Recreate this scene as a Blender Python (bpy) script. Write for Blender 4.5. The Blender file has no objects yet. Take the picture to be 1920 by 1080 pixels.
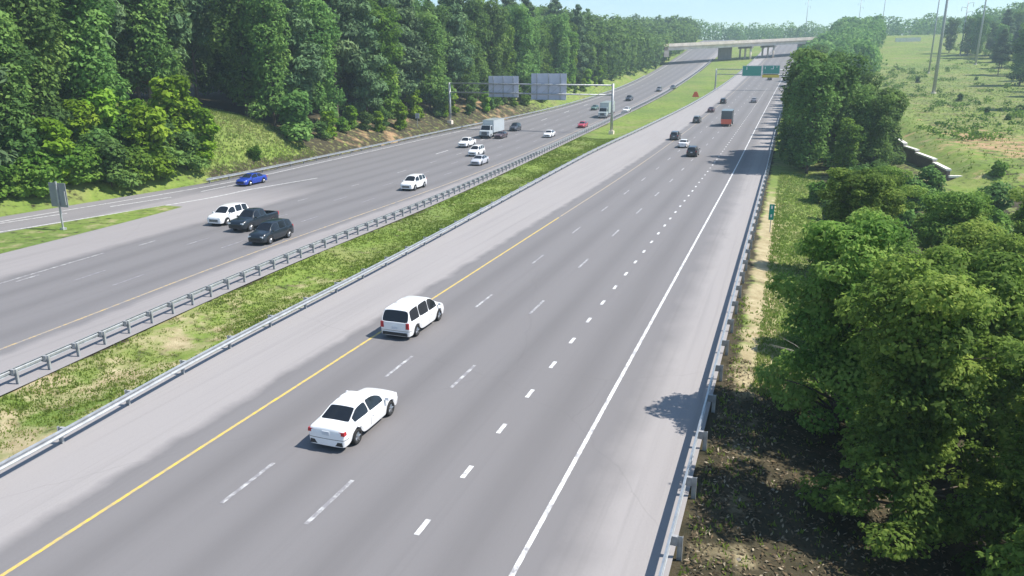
HAZE = 0.00042; EXPO = 0.72
import bpy, bmesh, math, random
import numpy as np
from mathutils import Vector, Matrix
R_ = math.radians
rnd = random.Random(7)
sc = bpy.context.scene
COL = sc.collection

# ------------------------------------------------------------------ camera model (used to place things on the terrain)
F = 1420.0; YH = 128.0; VX = 1483.0; CH = 14.93
PITCH = math.atan((540 - YH) / F)
YAW = math.atan((VX - 960) * math.cos(PITCH) / F)
cp, sp, cy, sy = math.cos(PITCH), math.sin(PITCH), math.cos(YAW), math.sin(YAW)

def P(Y):                                   # long profile of the motorway: flat, then climbing to the bridge
    Y = np.asarray(Y, float)
    a = 1.3e-4 * np.clip(Y - 90, 0, 430) ** 2
    s0 = 2 * 1.3e-4 * 430
    t = np.clip(Y - 600, 0, 60)
    return a + s0 * np.clip(Y - 520, 0, 80) + s0 * (t - t * t / 120) + .012 * np.clip(Y - 660, 0, 800)

def curve(tab):
    ys = np.array([t[0] for t in tab], float); xs = np.array([t[1] for t in tab], float)
    m = np.gradient(xs, ys)
    def f(Y):
        Y = np.asarray(Y, float)
        Yc = np.clip(Y, ys[0], ys[-1])
        i = np.clip(np.searchsorted(ys, Yc) - 1, 0, len(ys) - 2)
        h = ys[i + 1] - ys[i]; t = (Yc - ys[i]) / h
        r = ((2*t**3 - 3*t*t + 1) * xs[i] + (t**3 - 2*t*t + t) * h * m[i] + (-2*t**3 + 3*t*t) * xs[i+1] + (t**3 - t*t) * h * m[i+1])
        return r + (Y - Yc) * np.where(Y > Yc, m[-1], m[0])
    return f
shiftR = lambda Y: 9 * (np.clip(np.asarray(Y, float) - 150, 0, 370) / 365) ** 2 + .05 * np.clip(np.asarray(Y, float) - 520, 0, 1e5)
R_guard = lambda Y: -2.25 + .002 * np.clip(np.asarray(Y, float), 0, 150) + shiftR(Y)
R_white = lambda Y: -6.62 + shiftR(Y)
R_yel = lambda Y: -21.35 + shiftR(Y)
L_guard = curve([(0, -26.0), (17, -26.5), (30, -27.5), (48, -28.1), (73, -29.3), (95, -30.5), (132, -31.9), (180, -31.4), (260, -28.8), (350, -25.5), (500, -19.5), (700, -10)])
M_guard = curve([(0, -33.6), (24, -34.7), (33, -35.5), (47, -36.5), (74, -37.4), (110, -39.6), (150, -42.0), (190, -43.4), (300, -44.3), (500, -44.0), (700, -42)])
Y_left = curve([(0, -39.2), (28, -39.8), (46, -41.0), (90, -42.0), (150, -44.6), (190, -46.3), (300, -47.6), (500, -47.4), (700, -45)])
O_guard = curve([(0, -79.5), (30, -77.5), (55, -75.6), (83, -72.4), (110, -73.2), (167, -73.4), (215, -69.6), (300, -66.3), (455, -67.0), (520, -66.5), (700, -64)])
G_right = curve([(0, -59.6), (30, -60.2), (44, -60.8), (62, -62.1), (74, -63.6), (80, -64)])        # edge of paving beside the gore
G_left = curve([(0, -77.3), (30, -73.2), (50, -69.4), (62, -66.6), (74, -64.2), (80, -64)])        # right edge line of the ramp

def smooth(x, a, b):
    t = np.clip((np.asarray(x, float) - a) / (b - a), 0, 1)
    return t * t * (3 - 2 * t)

def wob(X, Y):
    return (np.sin(X * .11 + 1.3) * np.cos(Y * .083) + .6 * np.sin(X * .23 + Y * .19) + .35 * np.sin(Y * .41 - X * .37))

def H(X, Y):                                # terrain height
    X = np.asarray(X, float); Y = np.asarray(Y, float)
    p = P(Y)
    d = np.clip(O_guard(Y) - X - 1.8, 0, None)
    left = (8.0 * (1 - np.exp(-d / 15)) + .06 * np.clip(d, 0, 60)) * (1 - .75 * smooth(Y, 380, 470)) + .25 * wob(X, Y) * np.clip(d / 6, 0, 1)
    bank = smooth(Y, 68, 84) * (1 - smooth(Y, 104, 118))
    left = left + bank * 1.6 * np.clip(d / 12, 0, 1)
    a = L_guard(Y) - .9; b = M_guard(Y) + .9
    t = np.clip((X - b) / np.maximum(a - b, .1), 0, 1)
    med = -.32 * np.sin(t * math.pi) ** 2 * (1 - smooth(Y, 150, 260))
    e = np.clip(X - R_guard(Y) - .8, 0, None)
    dip = -.16 * np.clip(e, 0, 16) * (1 - smooth(Y, 85, 125))
    rise = 2.0 * smooth(X - 2 * smooth(Y, 200, 400), 22.5, 25.5) * smooth(Y, 112, 122) + .1 * wob(X, Y) * np.clip(e / 5, 0, 1)
    rise = rise + .05 * np.clip(X - 90, 0, 200) * smooth(Y, 150, 300)
    return p + left + med + dip + rise

def Hs(x, y): return float(H(x, y))

def ray(px, py):
    a = (px - 960) / F; b = (540 - py) / F
    f = cp + b * sp
    return (-sy * f + cy * a, cy * f + sy * a, -sp + b * cp)

def at(px, py, dz=0.0):                     # point of the terrain (raised by dz) seen at this place of the photograph
    d = np.array(ray(px, py)); t = 6 * 1.002 ** np.arange(2900)
    X = d[0] * t; Y = d[1] * t; Z = CH + d[2] * t
    hit = np.nonzero(Z < H(X, Y) + dz)[0]
    i = hit[0] if len(hit) else len(t) - 1
    return float(X[i]), float(Y[i]), float(H(X[i], Y[i]))

# ------------------------------------------------------------------ materials
def nt(name):
    m = bpy.data.materials.new(name); m.use_nodes = True
    n = m.node_tree; n.nodes.clear()
    out = n.nodes.new('ShaderNodeOutputMaterial'); b = n.nodes.new('ShaderNodeBsdfPrincipled')
    n.links.new(b.outputs[0], out.inputs[0])
    return m, n, b

def node(n, typ, **kw):
    x = n.nodes.new(typ)
    for k, v in kw.items():
        if k.startswith('i_'):
            x.inputs[int(k[2:])].default_value = v
        else: setattr(x, k, v)
    return x

def noise(n, scale, detail=4, vec=None, rough=.55):
    x = node(n, 'ShaderNodeTexNoise'); x.inputs['Scale'].default_value = scale; x.inputs['Detail'].default_value = detail; x.inputs['Roughness'].default_value = rough
    if vec is not None: n.links.new(vec, x.inputs['Vector'])
    return x.outputs['Fac']

def ramp(n, fac, stops):
    r = node(n, 'ShaderNodeValToRGB'); e = r.color_ramp.elements
    while len(e) < len(stops): e.new(.5)
    for k, (p_, c) in enumerate(stops):
        e[k].position = p_; e[k].color = (*c, 1) if len(c) == 3 else c
    n.links.new(fac, r.inputs[0]); return r.outputs[0]

def mix(n, fac, a, b, mode='MIX'):
    x = node(n, 'ShaderNodeMix', data_type='RGBA', blend_type=mode)
    for k, v in ((0, fac), (6, a), (7, b)):
        if isinstance(v, (int, float)): x.inputs[k].default_value = v
        elif isinstance(v, tuple): x.inputs[k].default_value = (*v, 1) if len(v) == 3 else v
        else: n.links.new(v, x.inputs[k])
    return x.outputs[2]

def mth(n, op, a, b=0.0, clamp=False):
    x = node(n, 'ShaderNodeMath', operation=op, use_clamp=clamp)
    for k, v in ((0, a), (1, b)):
        if isinstance(v, (int, float)): x.inputs[k].default_value = v
        else: n.links.new(v, x.inputs[k])
    return x.outputs[0]

def bump(n, b, h, s, d=.02):
    x = node(n, 'ShaderNodeBump'); x.inputs['Strength'].default_value = s; x.inputs['Distance'].default_value = d
    n.links.new(h, x.inputs['Height']); n.links.new(x.outputs[0], b.inputs['Normal'])

_plain = {}
def plain(name, col, rough=.6, metal=0.0, var=.12, scale=3.0, coat=0.0, spec=.5):
    if name in _plain: return _plain[name]
    m, n, b = nt(name)
    tc = node(n, 'ShaderNodeTexCoord')
    f = noise(n, scale, 4, tc.outputs['Object'])
    lo = tuple(c * (1 - var) for c in col); hi = tuple(min(1, c * (1 + var)) for c in col)
    n.links.new(ramp(n, f, [(.3, lo), (.7, hi)]), b.inputs['Base Color'])
    b.inputs['Roughness'].default_value = rough; b.inputs['Metallic'].default_value = metal
    b.inputs['Coat Weight'].default_value = coat; b.inputs['Coat Roughness'].default_value = .08
    b.inputs['Specular IOR Level'].default_value = spec
    _plain[name] = m; return m

def paint_seams(name, col, ys, zlo, zhi, wmin, yr, zr):
    m = plain(name, col, .28, 0.0, .03, 1.2, .7)
    if m.get('seams'): return m
    m['seams'] = 1; n = m.node_tree; b = [x for x in n.nodes if x.type == 'BSDF_PRINCIPLED'][0]
    tc = node(n, 'ShaderNodeTexCoord'); sx_ = node(n, 'ShaderNodeSeparateXYZ'); n.links.new(tc.outputs['Object'], sx_.inputs[0])
    x, y, z = sx_.outputs; ax_ = mth(n, 'ABSOLUTE', x); tot = None
    side = mth(n, 'MULTIPLY', mth(n, 'GREATER_THAN', ax_, wmin), mth(n, 'MULTIPLY', mth(n, 'GREATER_THAN', z, zlo), mth(n, 'LESS_THAN', z, zhi)))
    for q in ys:
        l = mth(n, 'MULTIPLY', mth(n, 'LESS_THAN', mth(n, 'ABSOLUTE', mth(n, 'SUBTRACT', y, q)), .014), side)
        tot = l if tot is None else mth(n, 'MAXIMUM', tot, l)
    rearz = mth(n, 'MULTIPLY', mth(n, 'LESS_THAN', y, yr), mth(n, 'LESS_THAN', mth(n, 'ABSOLUTE', mth(n, 'SUBTRACT', z, zr)), .014))
    tot = mth(n, 'MAXIMUM', tot, rearz)
    bs = b.inputs['Base Color'].links[0].from_socket
    n.links.new(mix(n, mth(n, 'MULTIPLY', tot, .85), bs, (.03, .03, .03)), b.inputs['Base Color'])
    return m

def paint(name, col): return plain('paint_' + name, col, .32, 0.0, .03, 1.2, .6)

GLASS = plain('tinted_glass', (.012, .015, .02), .08, 0, .1, 1)
TYRE = plain('tyre_rubber', (.018, .018, .019), .85)
RIM = plain('alloy_rim', (.42, .43, .45), .35, .8)
DARK = plain('black_plastic', (.02, .02, .022), .6)
REDL = plain('red_lamp_glass', (.42, .02, .025), .2, 0, .1)
WHTL = plain('clear_lamp_glass', (.75, .77, .8), .12, 0, .05)
PLATE = plain('number_plate', (.6, .62, .66), .5)
STEEL = plain('galvanised_steel', (.46, .48, .50), .42, .55, .18, 2.5)
STEELP = plain('galvanised_post', (.42, .43, .44), .5, .35, .22, 3)
CONC = plain('bridge_concrete', (.82, .70, .59), .85, 0, .16, .35)
CONCD = plain('shaded_concrete', (.30, .27, .24), .9, 0, .2, .5)  # darker concrete, the shadow under the bridge is put into its colour
COPING = plain('pale_coping', (.80, .76, .70), .8, 0, .12, 1)
WALLM = plain('brown_wall_blocks', (.17, .13, .12), .9, 0, .2, 2)
ALU = plain('sign_back_aluminium', (.60, .60, .70), .55, .0, .08, .5)
GREEN = plain('sign_green', (.0, .30, .21), .5, 0, .05)
YELS = plain('sign_yellow', (.85, .62, .02), .5, 0, .05)
WHTS = plain('sign_white', (.85, .86, .86), .5, 0, .03)
ALUD = plain('shaded_sign_back', (.26, .27, .29), .6, 0, .1, 1)  # darker sign back, with the shade on it put into the colour
ORANGE = plain('sign_orange', (.9, .12, .03), .5, 0, .05)
TRUNK = plain('bark', (.11, .085, .065), .95, 0, .35, 4)
DEADW = plain('bare_branch', (.36, .31, .26), .9, 0, .2, 6)
STONE = plain('pale_stone', (.27, .24, .20), .95, 0, .3, 5)

def asphalt(name, base, shoulder, kind):
    m, n, b = nt(name)
    uv = node(n, 'ShaderNodeUVMap', uv_map='road'); s = node(n, 'ShaderNodeSeparateXYZ'); n.links.new(uv.outputs[0], s.inputs[0])
    u, v = s.outputs[0], s.outputs[1]
    tc = node(n, 'ShaderNodeTexCoord'); O = tc.outputs['Object']
    mp = node(n, 'ShaderNodeMapping'); mp.inputs['Scale'].default_value = (1, .045, 1); n.links.new(O, mp.inputs[0])
    streak = noise(n, .9, 4, mp.outputs[0]); grit = noise(n, 14, 3, O); big = noise(n, .05, 3, O); fine = noise(n, 60, 2, O)
    # oil-darkened middle of every lane, polished wheel paths beside it
    c = mth(n, 'COSINE', mth(n, 'MULTIPLY', u, 2 * math.pi / 3.69))
    band = mth(n, 'MULTIPLY', mth(n, 'POWER', mth(n, 'MULTIPLY', mth(n, 'SUBTRACT', 1.0, c), .5), 2.2), mth(n, 'ADD', .35, streak))
    lane = mix(n, mth(n, 'MULTIPLY', band, .62, True), base, tuple(k * .66 for k in base))
    lane = mix(n, mth(n, 'MULTIPLY', big, .35), lane, tuple(k * 1.16 for k in base))
    edge_noise = mth(n, 'MULTIPLY', mth(n, 'SUBTRACT', noise(n, .35, 4, O), .5), 1.3)
    uu = mth(n, 'ADD', u, edge_noise)
    if kind == 'right':                      # u: metres right of the yellow line
        ls = mth(n, 'MULTIPLY', mth(n, 'ADD', uu, 1.15), -1.6, True)
        rs = mth(n, 'MULTIPLY', mth(n, 'SUBTRACT', uu, 15.5), .55, True)
        sh = mth(n, 'MAXIMUM', ls, rs)
    else:
        ls = mth(n, 'MULTIPLY', mth(n, 'SUBTRACT', uu, .5), 1.4, True)
        far = mth(n, 'MULTIPLY', mth(n, 'SUBTRACT', 86.0, v), .08, True)
        rs = mth(n, 'MULTIPLY', mth(n, 'MULTIPLY', mth(n, 'ADD', uu, 12.4), -.7, True), far)
        rmp = mth(n, 'MULTIPLY', mth(n, 'ADD', uu, 25.5), -1.0, True)
        rs = mth(n, 'SUBTRACT', rs, mth(n, 'MULTIPLY', rmp, .55), True)
        sh = mth(n, 'MAXIMUM', ls, rs)
    shc = mix(n, streak, tuple(k * .93 for k in shoulder), tuple(k * 1.07 for k in shoulder))
    col = mix(n, sh, lane, shc)
    col = mix(n, mth(n, 'MULTIPLY', grit, .22), col, tuple(k * .6 for k in base))
    sp_ = mth(n, 'MULTIPLY', mth(n, 'SUBTRACT', noise(n, 7, 6, O, .8), .58), 5.0, True)
    col = mix(n, mth(n, 'MULTIPLY', sp_, .35), col, tuple(k * .62 for k in base))
    lp = mth(n, 'MULTIPLY', mth(n, 'SUBTRACT', noise(n, 11, 5, O, .8), .60), 6.0, True)
    col = mix(n, mth(n, 'MULTIPLY', lp, .30), col, tuple(k * 1.6 for k in base))
    mp2 = node(n, 'ShaderNodeMapping'); mp2.inputs['Scale'].default_value = (1.6, .02, 1); n.links.new(O, mp2.inputs[0])
    st2 = mth(n, 'MULTIPLY', mth(n, 'SUBTRACT', noise(n, 1.7, 5, mp2.outputs[0], .6), .5), 3.0, True)
    col = mix(n, mth(n, 'MULTIPLY', st2, .30), col, tuple(k * .68 for k in base))
    # tar-sealed cracks across the lanes
    vo = node(n, 'ShaderNodeTexVoronoi', feature='DISTANCE_TO_EDGE'); vo.inputs['Scale'].default_value = .045
    wv = node(n, 'ShaderNodeVectorMath', operation='ADD'); n.links.new(O, wv.inputs[0])
    nz = node(n, 'ShaderNodeTexNoise'); nz.inputs['Scale'].default_value = .5; n.links.new(O, nz.inputs[0])
    n.links.new(nz.outputs['Color'], wv.inputs[1]); n.links.new(wv.outputs[0], vo.inputs['Vector'])
    crack = mth(n, 'LESS_THAN', vo.outputs['Distance'], .0016)
    col = mix(n, mth(n, 'MULTIPLY', crack, mth(n, 'MULTIPLY', streak, .22)), col, tuple(k * .55 for k in base))
    n.links.new(col, b.inputs['Base Color']); b.inputs['Roughness'].default_value = .86
    b.inputs['Specular IOR Level'].default_value = .3
    bump(n, b, fine, .25, .01)
    return m

def ground_mat():
    m, n, b = nt('ground')
    tc = node(n, 'ShaderNodeTexCoord'); O = tc.outputs['Object']
    at_ = node(n, 'ShaderNodeVertexColor', layer_name='zone'); s = node(n, 'ShaderNodeSeparateColor'); n.links.new(at_.outputs[0], s.inputs[0])
    n1 = noise(n, .12, 5, O, .6); n2 = noise(n, 1.1, 5, O, .65); n3 = noise(n, 9, 4, O, .7)
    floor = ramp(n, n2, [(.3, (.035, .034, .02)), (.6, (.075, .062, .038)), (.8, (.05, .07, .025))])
    gr = ramp(n, n2, [(.28, (.125, .19, .032)), (.5, (.19, .265, .05)), (.72, (.28, .32, .085))])
    gr = mix(n, mth(n, 'MULTIPLY', mth(n, 'SUBTRACT', n1, .45), 3.0, True), gr, (.30, .27, .13))
    gr = mix(n, mth(n, 'MULTIPLY', mth(n, 'SUBTRACT', noise(n, .035, 4, O), .48), 4.0, True), gr, (.13, .20, .05))
    gr = mix(n, mth(n, 'MULTIPLY', n3, .35), gr, (.10, .16, .03))
    straw = ramp(n, n2, [(.3, (.30, .24, .13)), (.7, (.50, .43, .27))])
    clay = ramp(n, n2, [(.25, (.30, .19, .10)), (.5, (.42, .27, .15)), (.75, (.45, .36, .20))])
    def w(x, k, f):                          # zone weight broken up by noise
        return mth(n, 'MULTIPLY', mth(n, 'ADD', mth(n, 'SUBTRACT', x, .5), mth(n, 'MULTIPLY', mth(n, 'SUBTRACT', f, .5), 2.2)), k, True)
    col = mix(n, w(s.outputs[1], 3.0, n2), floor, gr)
    col = mix(n, w(s.outputs[0], 2.4, noise(n, .42, 5, O, .65)), col, straw)
    col = mix(n, w(s.outputs[2], 2.4, noise(n, .33, 5, O, .65)), col, clay)
    n.links.new(col, b.inputs['Base Color']); b.inputs['Roughness'].default_value = .95; b.inputs['Specular IOR Level'].default_value = .15
    bump(n, b, n3, .6, .12)
    return m

def leaf_mat(name, dark, mid, light, rough=.55, trans=.42):
    m, n, b = nt(name)
    a = node(n, 'ShaderNodeAttribute', attribute_name='tint')
    oi = node(n, 'ShaderNodeObjectInfo')
    f = mth(n, 'ADD', a.outputs['Fac'], mth(n, 'MULTIPLY', mth(n, 'SUBTRACT', oi.outputs['Random'], .5), .42), True)
    col = ramp(n, f, [(.08, dark), (.5, mid), (.95, light)])
    hs = node(n, 'ShaderNodeHueSaturation'); n.links.new(col, hs.inputs['Color'])
    n.links.new(mth(n, 'ADD', .485, mth(n, 'MULTIPLY', oi.outputs['Random'], .035)), hs.inputs['Hue'])
    n.links.new(hs.outputs[0], b.inputs['Base Color'])
    b.inputs['Roughness'].default_value = rough + .15; b.inputs['Specular IOR Level'].default_value = .12
    t = node(n, 'ShaderNodeBsdfTranslucent'); n.links.new(hs.outputs[0], t.inputs[0])
    ms = node(n, 'ShaderNodeMixShader'); ms.inputs[0].default_value = trans
    out = [x for x in n.nodes if x.type == 'OUTPUT_MATERIAL'][0]
    n.links.new(b.outputs[0], ms.inputs[1]); n.links.new(t.outputs[0], ms.inputs[2]); n.links.new(ms.outputs[0], out.inputs[0])
    return m

NEARM = leaf_mat('roadside_leaves', (.095, .170, .034), (.215, .34, .065), (.39, .49, .12), .55, .55)
BROAD = leaf_mat('broadleaf_leaves', (.078, .150, .042), (.155, .275, .066), (.26, .39, .10))
BRIGHT = leaf_mat('light_green_leaves', (.070, .150, .022), (.140, .255, .036), (.25, .37, .065))  # leaves of a lighter, fresher green
PINE = leaf_mat('pine_needles', (.070, .125, .058), (.125, .205, .088), (.19, .275, .115), .6, .2)
YELLOWG = leaf_mat('yellow_green_leaves', (.13, .24, .018), (.22, .38, .03), (.34, .48, .06))
GRASSM = leaf_mat('grass_blades', (.15, .23, .04), (.23, .31, .06), (.50, .45, .24), .7, .5)

# ------------------------------------------------------------------ object helpers
def link(o, parent=None):
    COL.objects.link(o)
    if parent is not None: o.parent = parent
    return o

def tag(o, label=None, cat=None, group=None, kind=None):
    if label: o['label'] = label
    if cat: o['category'] = cat
    if group: o['group'] = group
    if kind: o['kind'] = kind
    return o

def thing(name, label, cat, loc=(0, 0, 0), rz=0.0, group=None):
    o = bpy.data.objects.new(name, None); o.empty_display_size = .3
    o.location = loc; o.rotation_euler = (0, 0, rz)
    link(o); return tag(o, label, cat, group)

def mesh_obj(name, me, parent=None):
    return link(bpy.data.objects.new(name, me), parent)

class MB:
    """collects boxes, tubes and sheets into one mesh"""
    def __init__(s): s.v = []; s.f = []
    def add(s, vs, fs):
        k = len(s.v); s.v += [tuple(map(float, q)) for q in vs]; s.f += [tuple(i + k for i in q) for q in fs]; return s
    def box(s, c, d, rz=0.0, taper=1.0):
        x, y, z = d[0] / 2, d[1] / 2, d[2] / 2; ca, sa = math.cos(rz), math.sin(rz); vs = []
        for zz, k in ((-z, 1), (z, taper)):
            for xx, yy in ((-x, -y), (x, -y), (x, y), (-x, y)):
                xx *= k; yy *= k; vs.append((c[0] + xx * ca - yy * sa, c[1] + xx * sa + yy * ca, c[2] + zz))
        return s.add(vs, [(3, 2, 1, 0), (4, 5, 6, 7), (0, 1, 5, 4), (1, 2, 6, 5), (2, 3, 7, 6), (3, 0, 4, 7)])
    def tube(s, pts, rad, n=8, cap=True):
        pts = [Vector(q) for q in pts]; rad = rad if isinstance(rad, (list, tuple)) else [rad] * len(pts); vs = []; fs = []
        for i, q in enumerate(pts):
            t = (pts[min(i + 1, len(pts) - 1)] - pts[max(i - 1, 0)]).normalized()
            a = t.orthogonal().normalized() if abs(t.z) > .9 else t.cross(Vector((0, 0, 1))).normalized()
            b = t.cross(a)
            for k in range(n):
                w = 2 * math.pi * k / n; vs.append(q + (a * math.cos(w) + b * math.sin(w)) * rad[i])
        for i in range(len(pts) - 1):
            for k in range(n):
                fs.append((i * n + k, i * n + (k + 1) % n, (i + 1) * n + (k + 1) % n, (i + 1) * n + k))
        if cap: fs += [tuple(range(n))[::-1], tuple(range((len(pts) - 1) * n, len(pts) * n))]
        return s.add(vs, fs)
    def sweep(s, prof, pts, closed=False):          # prof: (side, z) pairs, side to the right of the path
        n = len(prof); vs = []; fs = []
        for i, q in enumerate(pts):
            a = pts[max(i - 1, 0)]; b = pts[min(i + 1, len(pts) - 1)]
            dx, dy = b[0] - a[0], b[1] - a[1]; L = math.hypot(dx, dy); rx, ry = dy / L, -dx / L
            for (u, w) in prof: vs.append((q[0] + rx * u, q[1] + ry * u, q[2] + w))
        m = n if closed else n - 1
        for i in range(len(pts) - 1):
            for k in range(m):
                fs.append((i * n + k, i * n + (k + 1) % n, (i + 1) * n + (k + 1) % n, (i + 1) * n + k))
        if closed: fs += [tuple(range(n))[::-1], tuple(range((len(pts) - 1) * n, len(pts) * n))]
        return s.add(vs, fs)
    def mesh(s, name, mat, smooth_=False):
        me = bpy.data.meshes.new(name); me.from_pydata(s.v, [], s.f); me.materials.append(mat)
        if smooth_: me.shade_smooth()
        me.update(); return me
    def build(s, name, mat, parent=None, smooth_=False):
        return mesh_obj(name, s.mesh(name, mat, smooth_), parent)

def np_mesh(name, V, Q, mat, tint=None):
    me = bpy.data.meshes.new(name); k = Q.shape[1]
    me.vertices.add(len(V)); me.vertices.foreach_set('co', np.asarray(V, np.float32).ravel())
    me.loops.add(Q.size); me.loops.foreach_set('vertex_index', Q.astype(np.int32).ravel())
    me.polygons.add(len(Q)); me.polygons.foreach_set('loop_start', np.arange(0, Q.size, k, dtype=np.int32))
    me.update(calc_edges=True)
    if tint is not None:
        a = me.attributes.new('tint', 'FLOAT', 'FACE'); a.data.foreach_set('value', np.asarray(tint, np.float32))
    me.materials.append(mat); return me

# ------------------------------------------------------------------ the ground
def axis(*segs):
    out = []
    for a, b, st in segs: out += list(np.arange(a, b, st))
    return np.array(out + [segs[-1][1]], float)
gx = axis((-700, -400, 60), (-400, -160, 12), (-160, -82, 3), (-82, 12, 1.0), (12, 60, 2), (60, 180, 8), (180, 720, 60))
gy = axis((-60, 0, 10), (0, 140, 2), (140, 540, 5), (540, 1000, 23), (1000, 1380, 95))
XX, YY = np.meshgrid(gx, gy)
ZZ = H(XX, YY) - .05
onroad = ((XX < R_guard(YY) + .3) & (XX > L_guard(YY) - .8)) | ((XX < M_guard(YY) + .8) & (XX > O_guard(YY) - 1.2))
ZZ = np.where(onroad, ZZ - .06, ZZ)
V = np.stack([XX, YY, ZZ], -1).reshape(-1, 3)
nx, ny = len(gx), len(gy)
I = np.arange(nx * ny).reshape(ny, nx)
Q = np.stack([I[:-1, :-1], I[:-1, 1:], I[1:, 1:], I[1:, :-1]], -1).reshape(-1, 4)
gm = np_mesh('ground', V, Q, ground_mat()); gm.shade_smooth()
med = ((XX < L_guard(YY) - .4) & (XX > M_guard(YY) + .4)).astype(float)
dO = O_guard(YY) - XX
strip = ((dO > -.5) & (dO < 16)).astype(float)
bank = smooth(YY, 82, 88) * (1 - smooth(YY, 106, 116)) * smooth(dO, 3, 5) * (1 - smooth(dO, 26, 32))
clay = strip * np.clip(smooth(YY, 108, 125) * (1 - smooth(YY, 205, 250)) * (.40 + .14 * np.sin(YY * .1)) + .22 * (YY < 66), 0, 1) * (1 - bank)
e = XX - R_guard(YY)
verge = ((e > .3) & (e < 30)).astype(float)
corr = smooth(XX, 19, 23) * smooth(YY, 100, 118)
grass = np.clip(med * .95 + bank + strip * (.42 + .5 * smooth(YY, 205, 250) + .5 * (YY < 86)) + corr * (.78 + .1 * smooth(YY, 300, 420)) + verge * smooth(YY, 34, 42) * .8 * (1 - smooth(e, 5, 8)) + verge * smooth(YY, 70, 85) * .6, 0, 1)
nearm = 1 - smooth(YY, 24, 60)
straw = corr * .34 * (YY < 420) + med * (.30 + .42 * nearm) * (1 - .6 * smooth(YY, 90, 130)) + verge * ((.50 + .26 * smooth(YY, 30, 40)) * (1 - smooth(e, 2.0, 3.4)) + .35 * (1 - smooth(e, 5, 8)) * smooth(YY, 34, 44)) * (1 - smooth(YY, 80, 120))
TP = at(1868, 268)
stclay = clay + corr * (.30 + .55 * np.exp(-((XX - TP[0]) / 9) ** 2 - ((YY - TP[1]) / 24) ** 2)) * (YY < 480)
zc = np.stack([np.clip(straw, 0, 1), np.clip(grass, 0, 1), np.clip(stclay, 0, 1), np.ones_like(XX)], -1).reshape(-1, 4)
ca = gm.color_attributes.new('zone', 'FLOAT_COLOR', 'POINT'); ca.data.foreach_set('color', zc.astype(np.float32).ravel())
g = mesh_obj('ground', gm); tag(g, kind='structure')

# ------------------------------------------------------------------ carriageways
def ribbon(name, xa, xb, mat, u0, y0=-20, y1=980, lift=0.0, n=8, parent=None):
    ys = axis((y0, min(140, y1), 2), (140, y1, 5)) if y1 > 140 else axis((y0, y1, 1.0))
    t = np.linspace(0, 1, n + 1)
    A, B = xa(ys), xb(ys)
    X = A[:, None] * (1 - t) + B[:, None] * t; Y = np.repeat(ys[:, None], n + 1, 1)
    V = np.stack([X, Y, P(Y) + lift], -1).reshape(-1, 3)
    I = np.arange(V.shape[0]).reshape(len(ys), n + 1)
    Q = np.stack([I[:-1, :-1], I[:-1, 1:], I[1:, 1:], I[1:, :-1]], -1).reshape(-1, 4)
    me = np_mesh(name, V, Q, mat); me.shade_smooth()
    uv = me.uv_layers.new(name='road'); U = np.stack([(X - u0(Y)), Y], -1).reshape(-1, 2)
    uv.data.foreach_set('uv', U[Q.ravel()].astype(np.float32).ravel())
    o = mesh_obj(name, me, parent); return tag(o, kind='structure') if parent is None else o

ASPH_R = asphalt('asphalt_outbound', (.194, .185, .188), (.340, .318, .313), 'right')
ASPH_L = asphalt('asphalt_inbound', (.190, .182, .187), (.305, .285, .285), 'left')
roadR = ribbon('highway_road', lambda Y: L_guard(Y) - .75, lambda Y: R_guard(Y) + .12, ASPH_R, R_yel)
roadL = ribbon('highway_road', lambda Y: O_guard(Y) - 1.0, lambda Y: M_guard(Y) + .7, ASPH_L, Y_left)

def worn(name, col, wear, under):
    m, n, b = nt(name); tc = node(n, 'ShaderNodeTexCoord')
    f = noise(n, 2.2, 6, tc.outputs['Object'], .75)
    fac = mth(n, 'MULTIPLY', mth(n, 'SUBTRACT', f, wear), 5.0, True)
    n.links.new(mix(n, fac, under, col), b.inputs['Base Color']); b.inputs['Roughness'].default_value = .6
    return m
WLINE = worn('white_line_paint', (.80, .80, .79), .36, (.3, .29, .3))
WDASH = worn('worn_white_paint', (.70, .70, .69), .47, (.24, .23, .24))
WFADE = worn('faded_white_paint', (.5, .5, .5), .5, (.22, .21, .23))
YLINE = worn('yellow_line_paint', (.72, .50, .06), .40, (.4, .33, .2))
YFADE = worn('faded_yellow_paint', (.60, .42, .16), .44, (.28, .26, .25))

def line(name, xf, w, mat, parent, y0, y1, lift=.006):
    return ribbon(name, lambda Y: xf(Y) - w / 2, lambda Y: xf(Y) + w / 2, mat, xf, y0, y1, lift, 1, parent)

def dashes(name, xf, w, mat, parent, y0, y1, L, cyc, lift=.006):
    b = MB(); y = y0
    while y < y1:
        pts = [(float(xf(q)), q, float(P(q)) + lift) for q in np.linspace(y, y + L, 3)]
        b.sweep([(-w / 2, 0), (w / 2, 0)], pts); y += cyc
    return b.build(name, mat, parent)

line('edge_line', R_white, .17, WLINE, roadR, -15, 900)
line('edge_line', R_yel, .155, YLINE, roadR, -15, 75)
line('edge_line', R_yel, .15, YFADE, roadR, 75.5, 900)
D1 = lambda Y: -17.75 - .006 * np.clip(np.asarray(Y, float) - 20, 0, 40) + shiftR(Y)
D2 = lambda Y: -14.15 + shiftR(Y)
D3 = lambda Y: -10.32 + shiftR(Y)
dashes('lane_dashes', D1, .16, WDASH, roadR, 6.8, 520, 3.05, 12.22)
dashes('lane_dashes', D2, .17, WDASH, roadR, 6.7, 520, 3.05, 12.22)
dashes('lane_dots', D3, .19, WLINE, roadR, 4.1, 330, .95, 3.88)
line('edge_line', Y_left, .18, YFADE, roadL, -15, 900)
E1 = lambda Y: Y_left(Y) - 3.75; E2 = lambda Y: Y_left(Y) - 7.5; E3 = lambda Y: Y_left(Y) - 11.3; E4 = lambda Y: Y_left(Y) - 15.2
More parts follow.
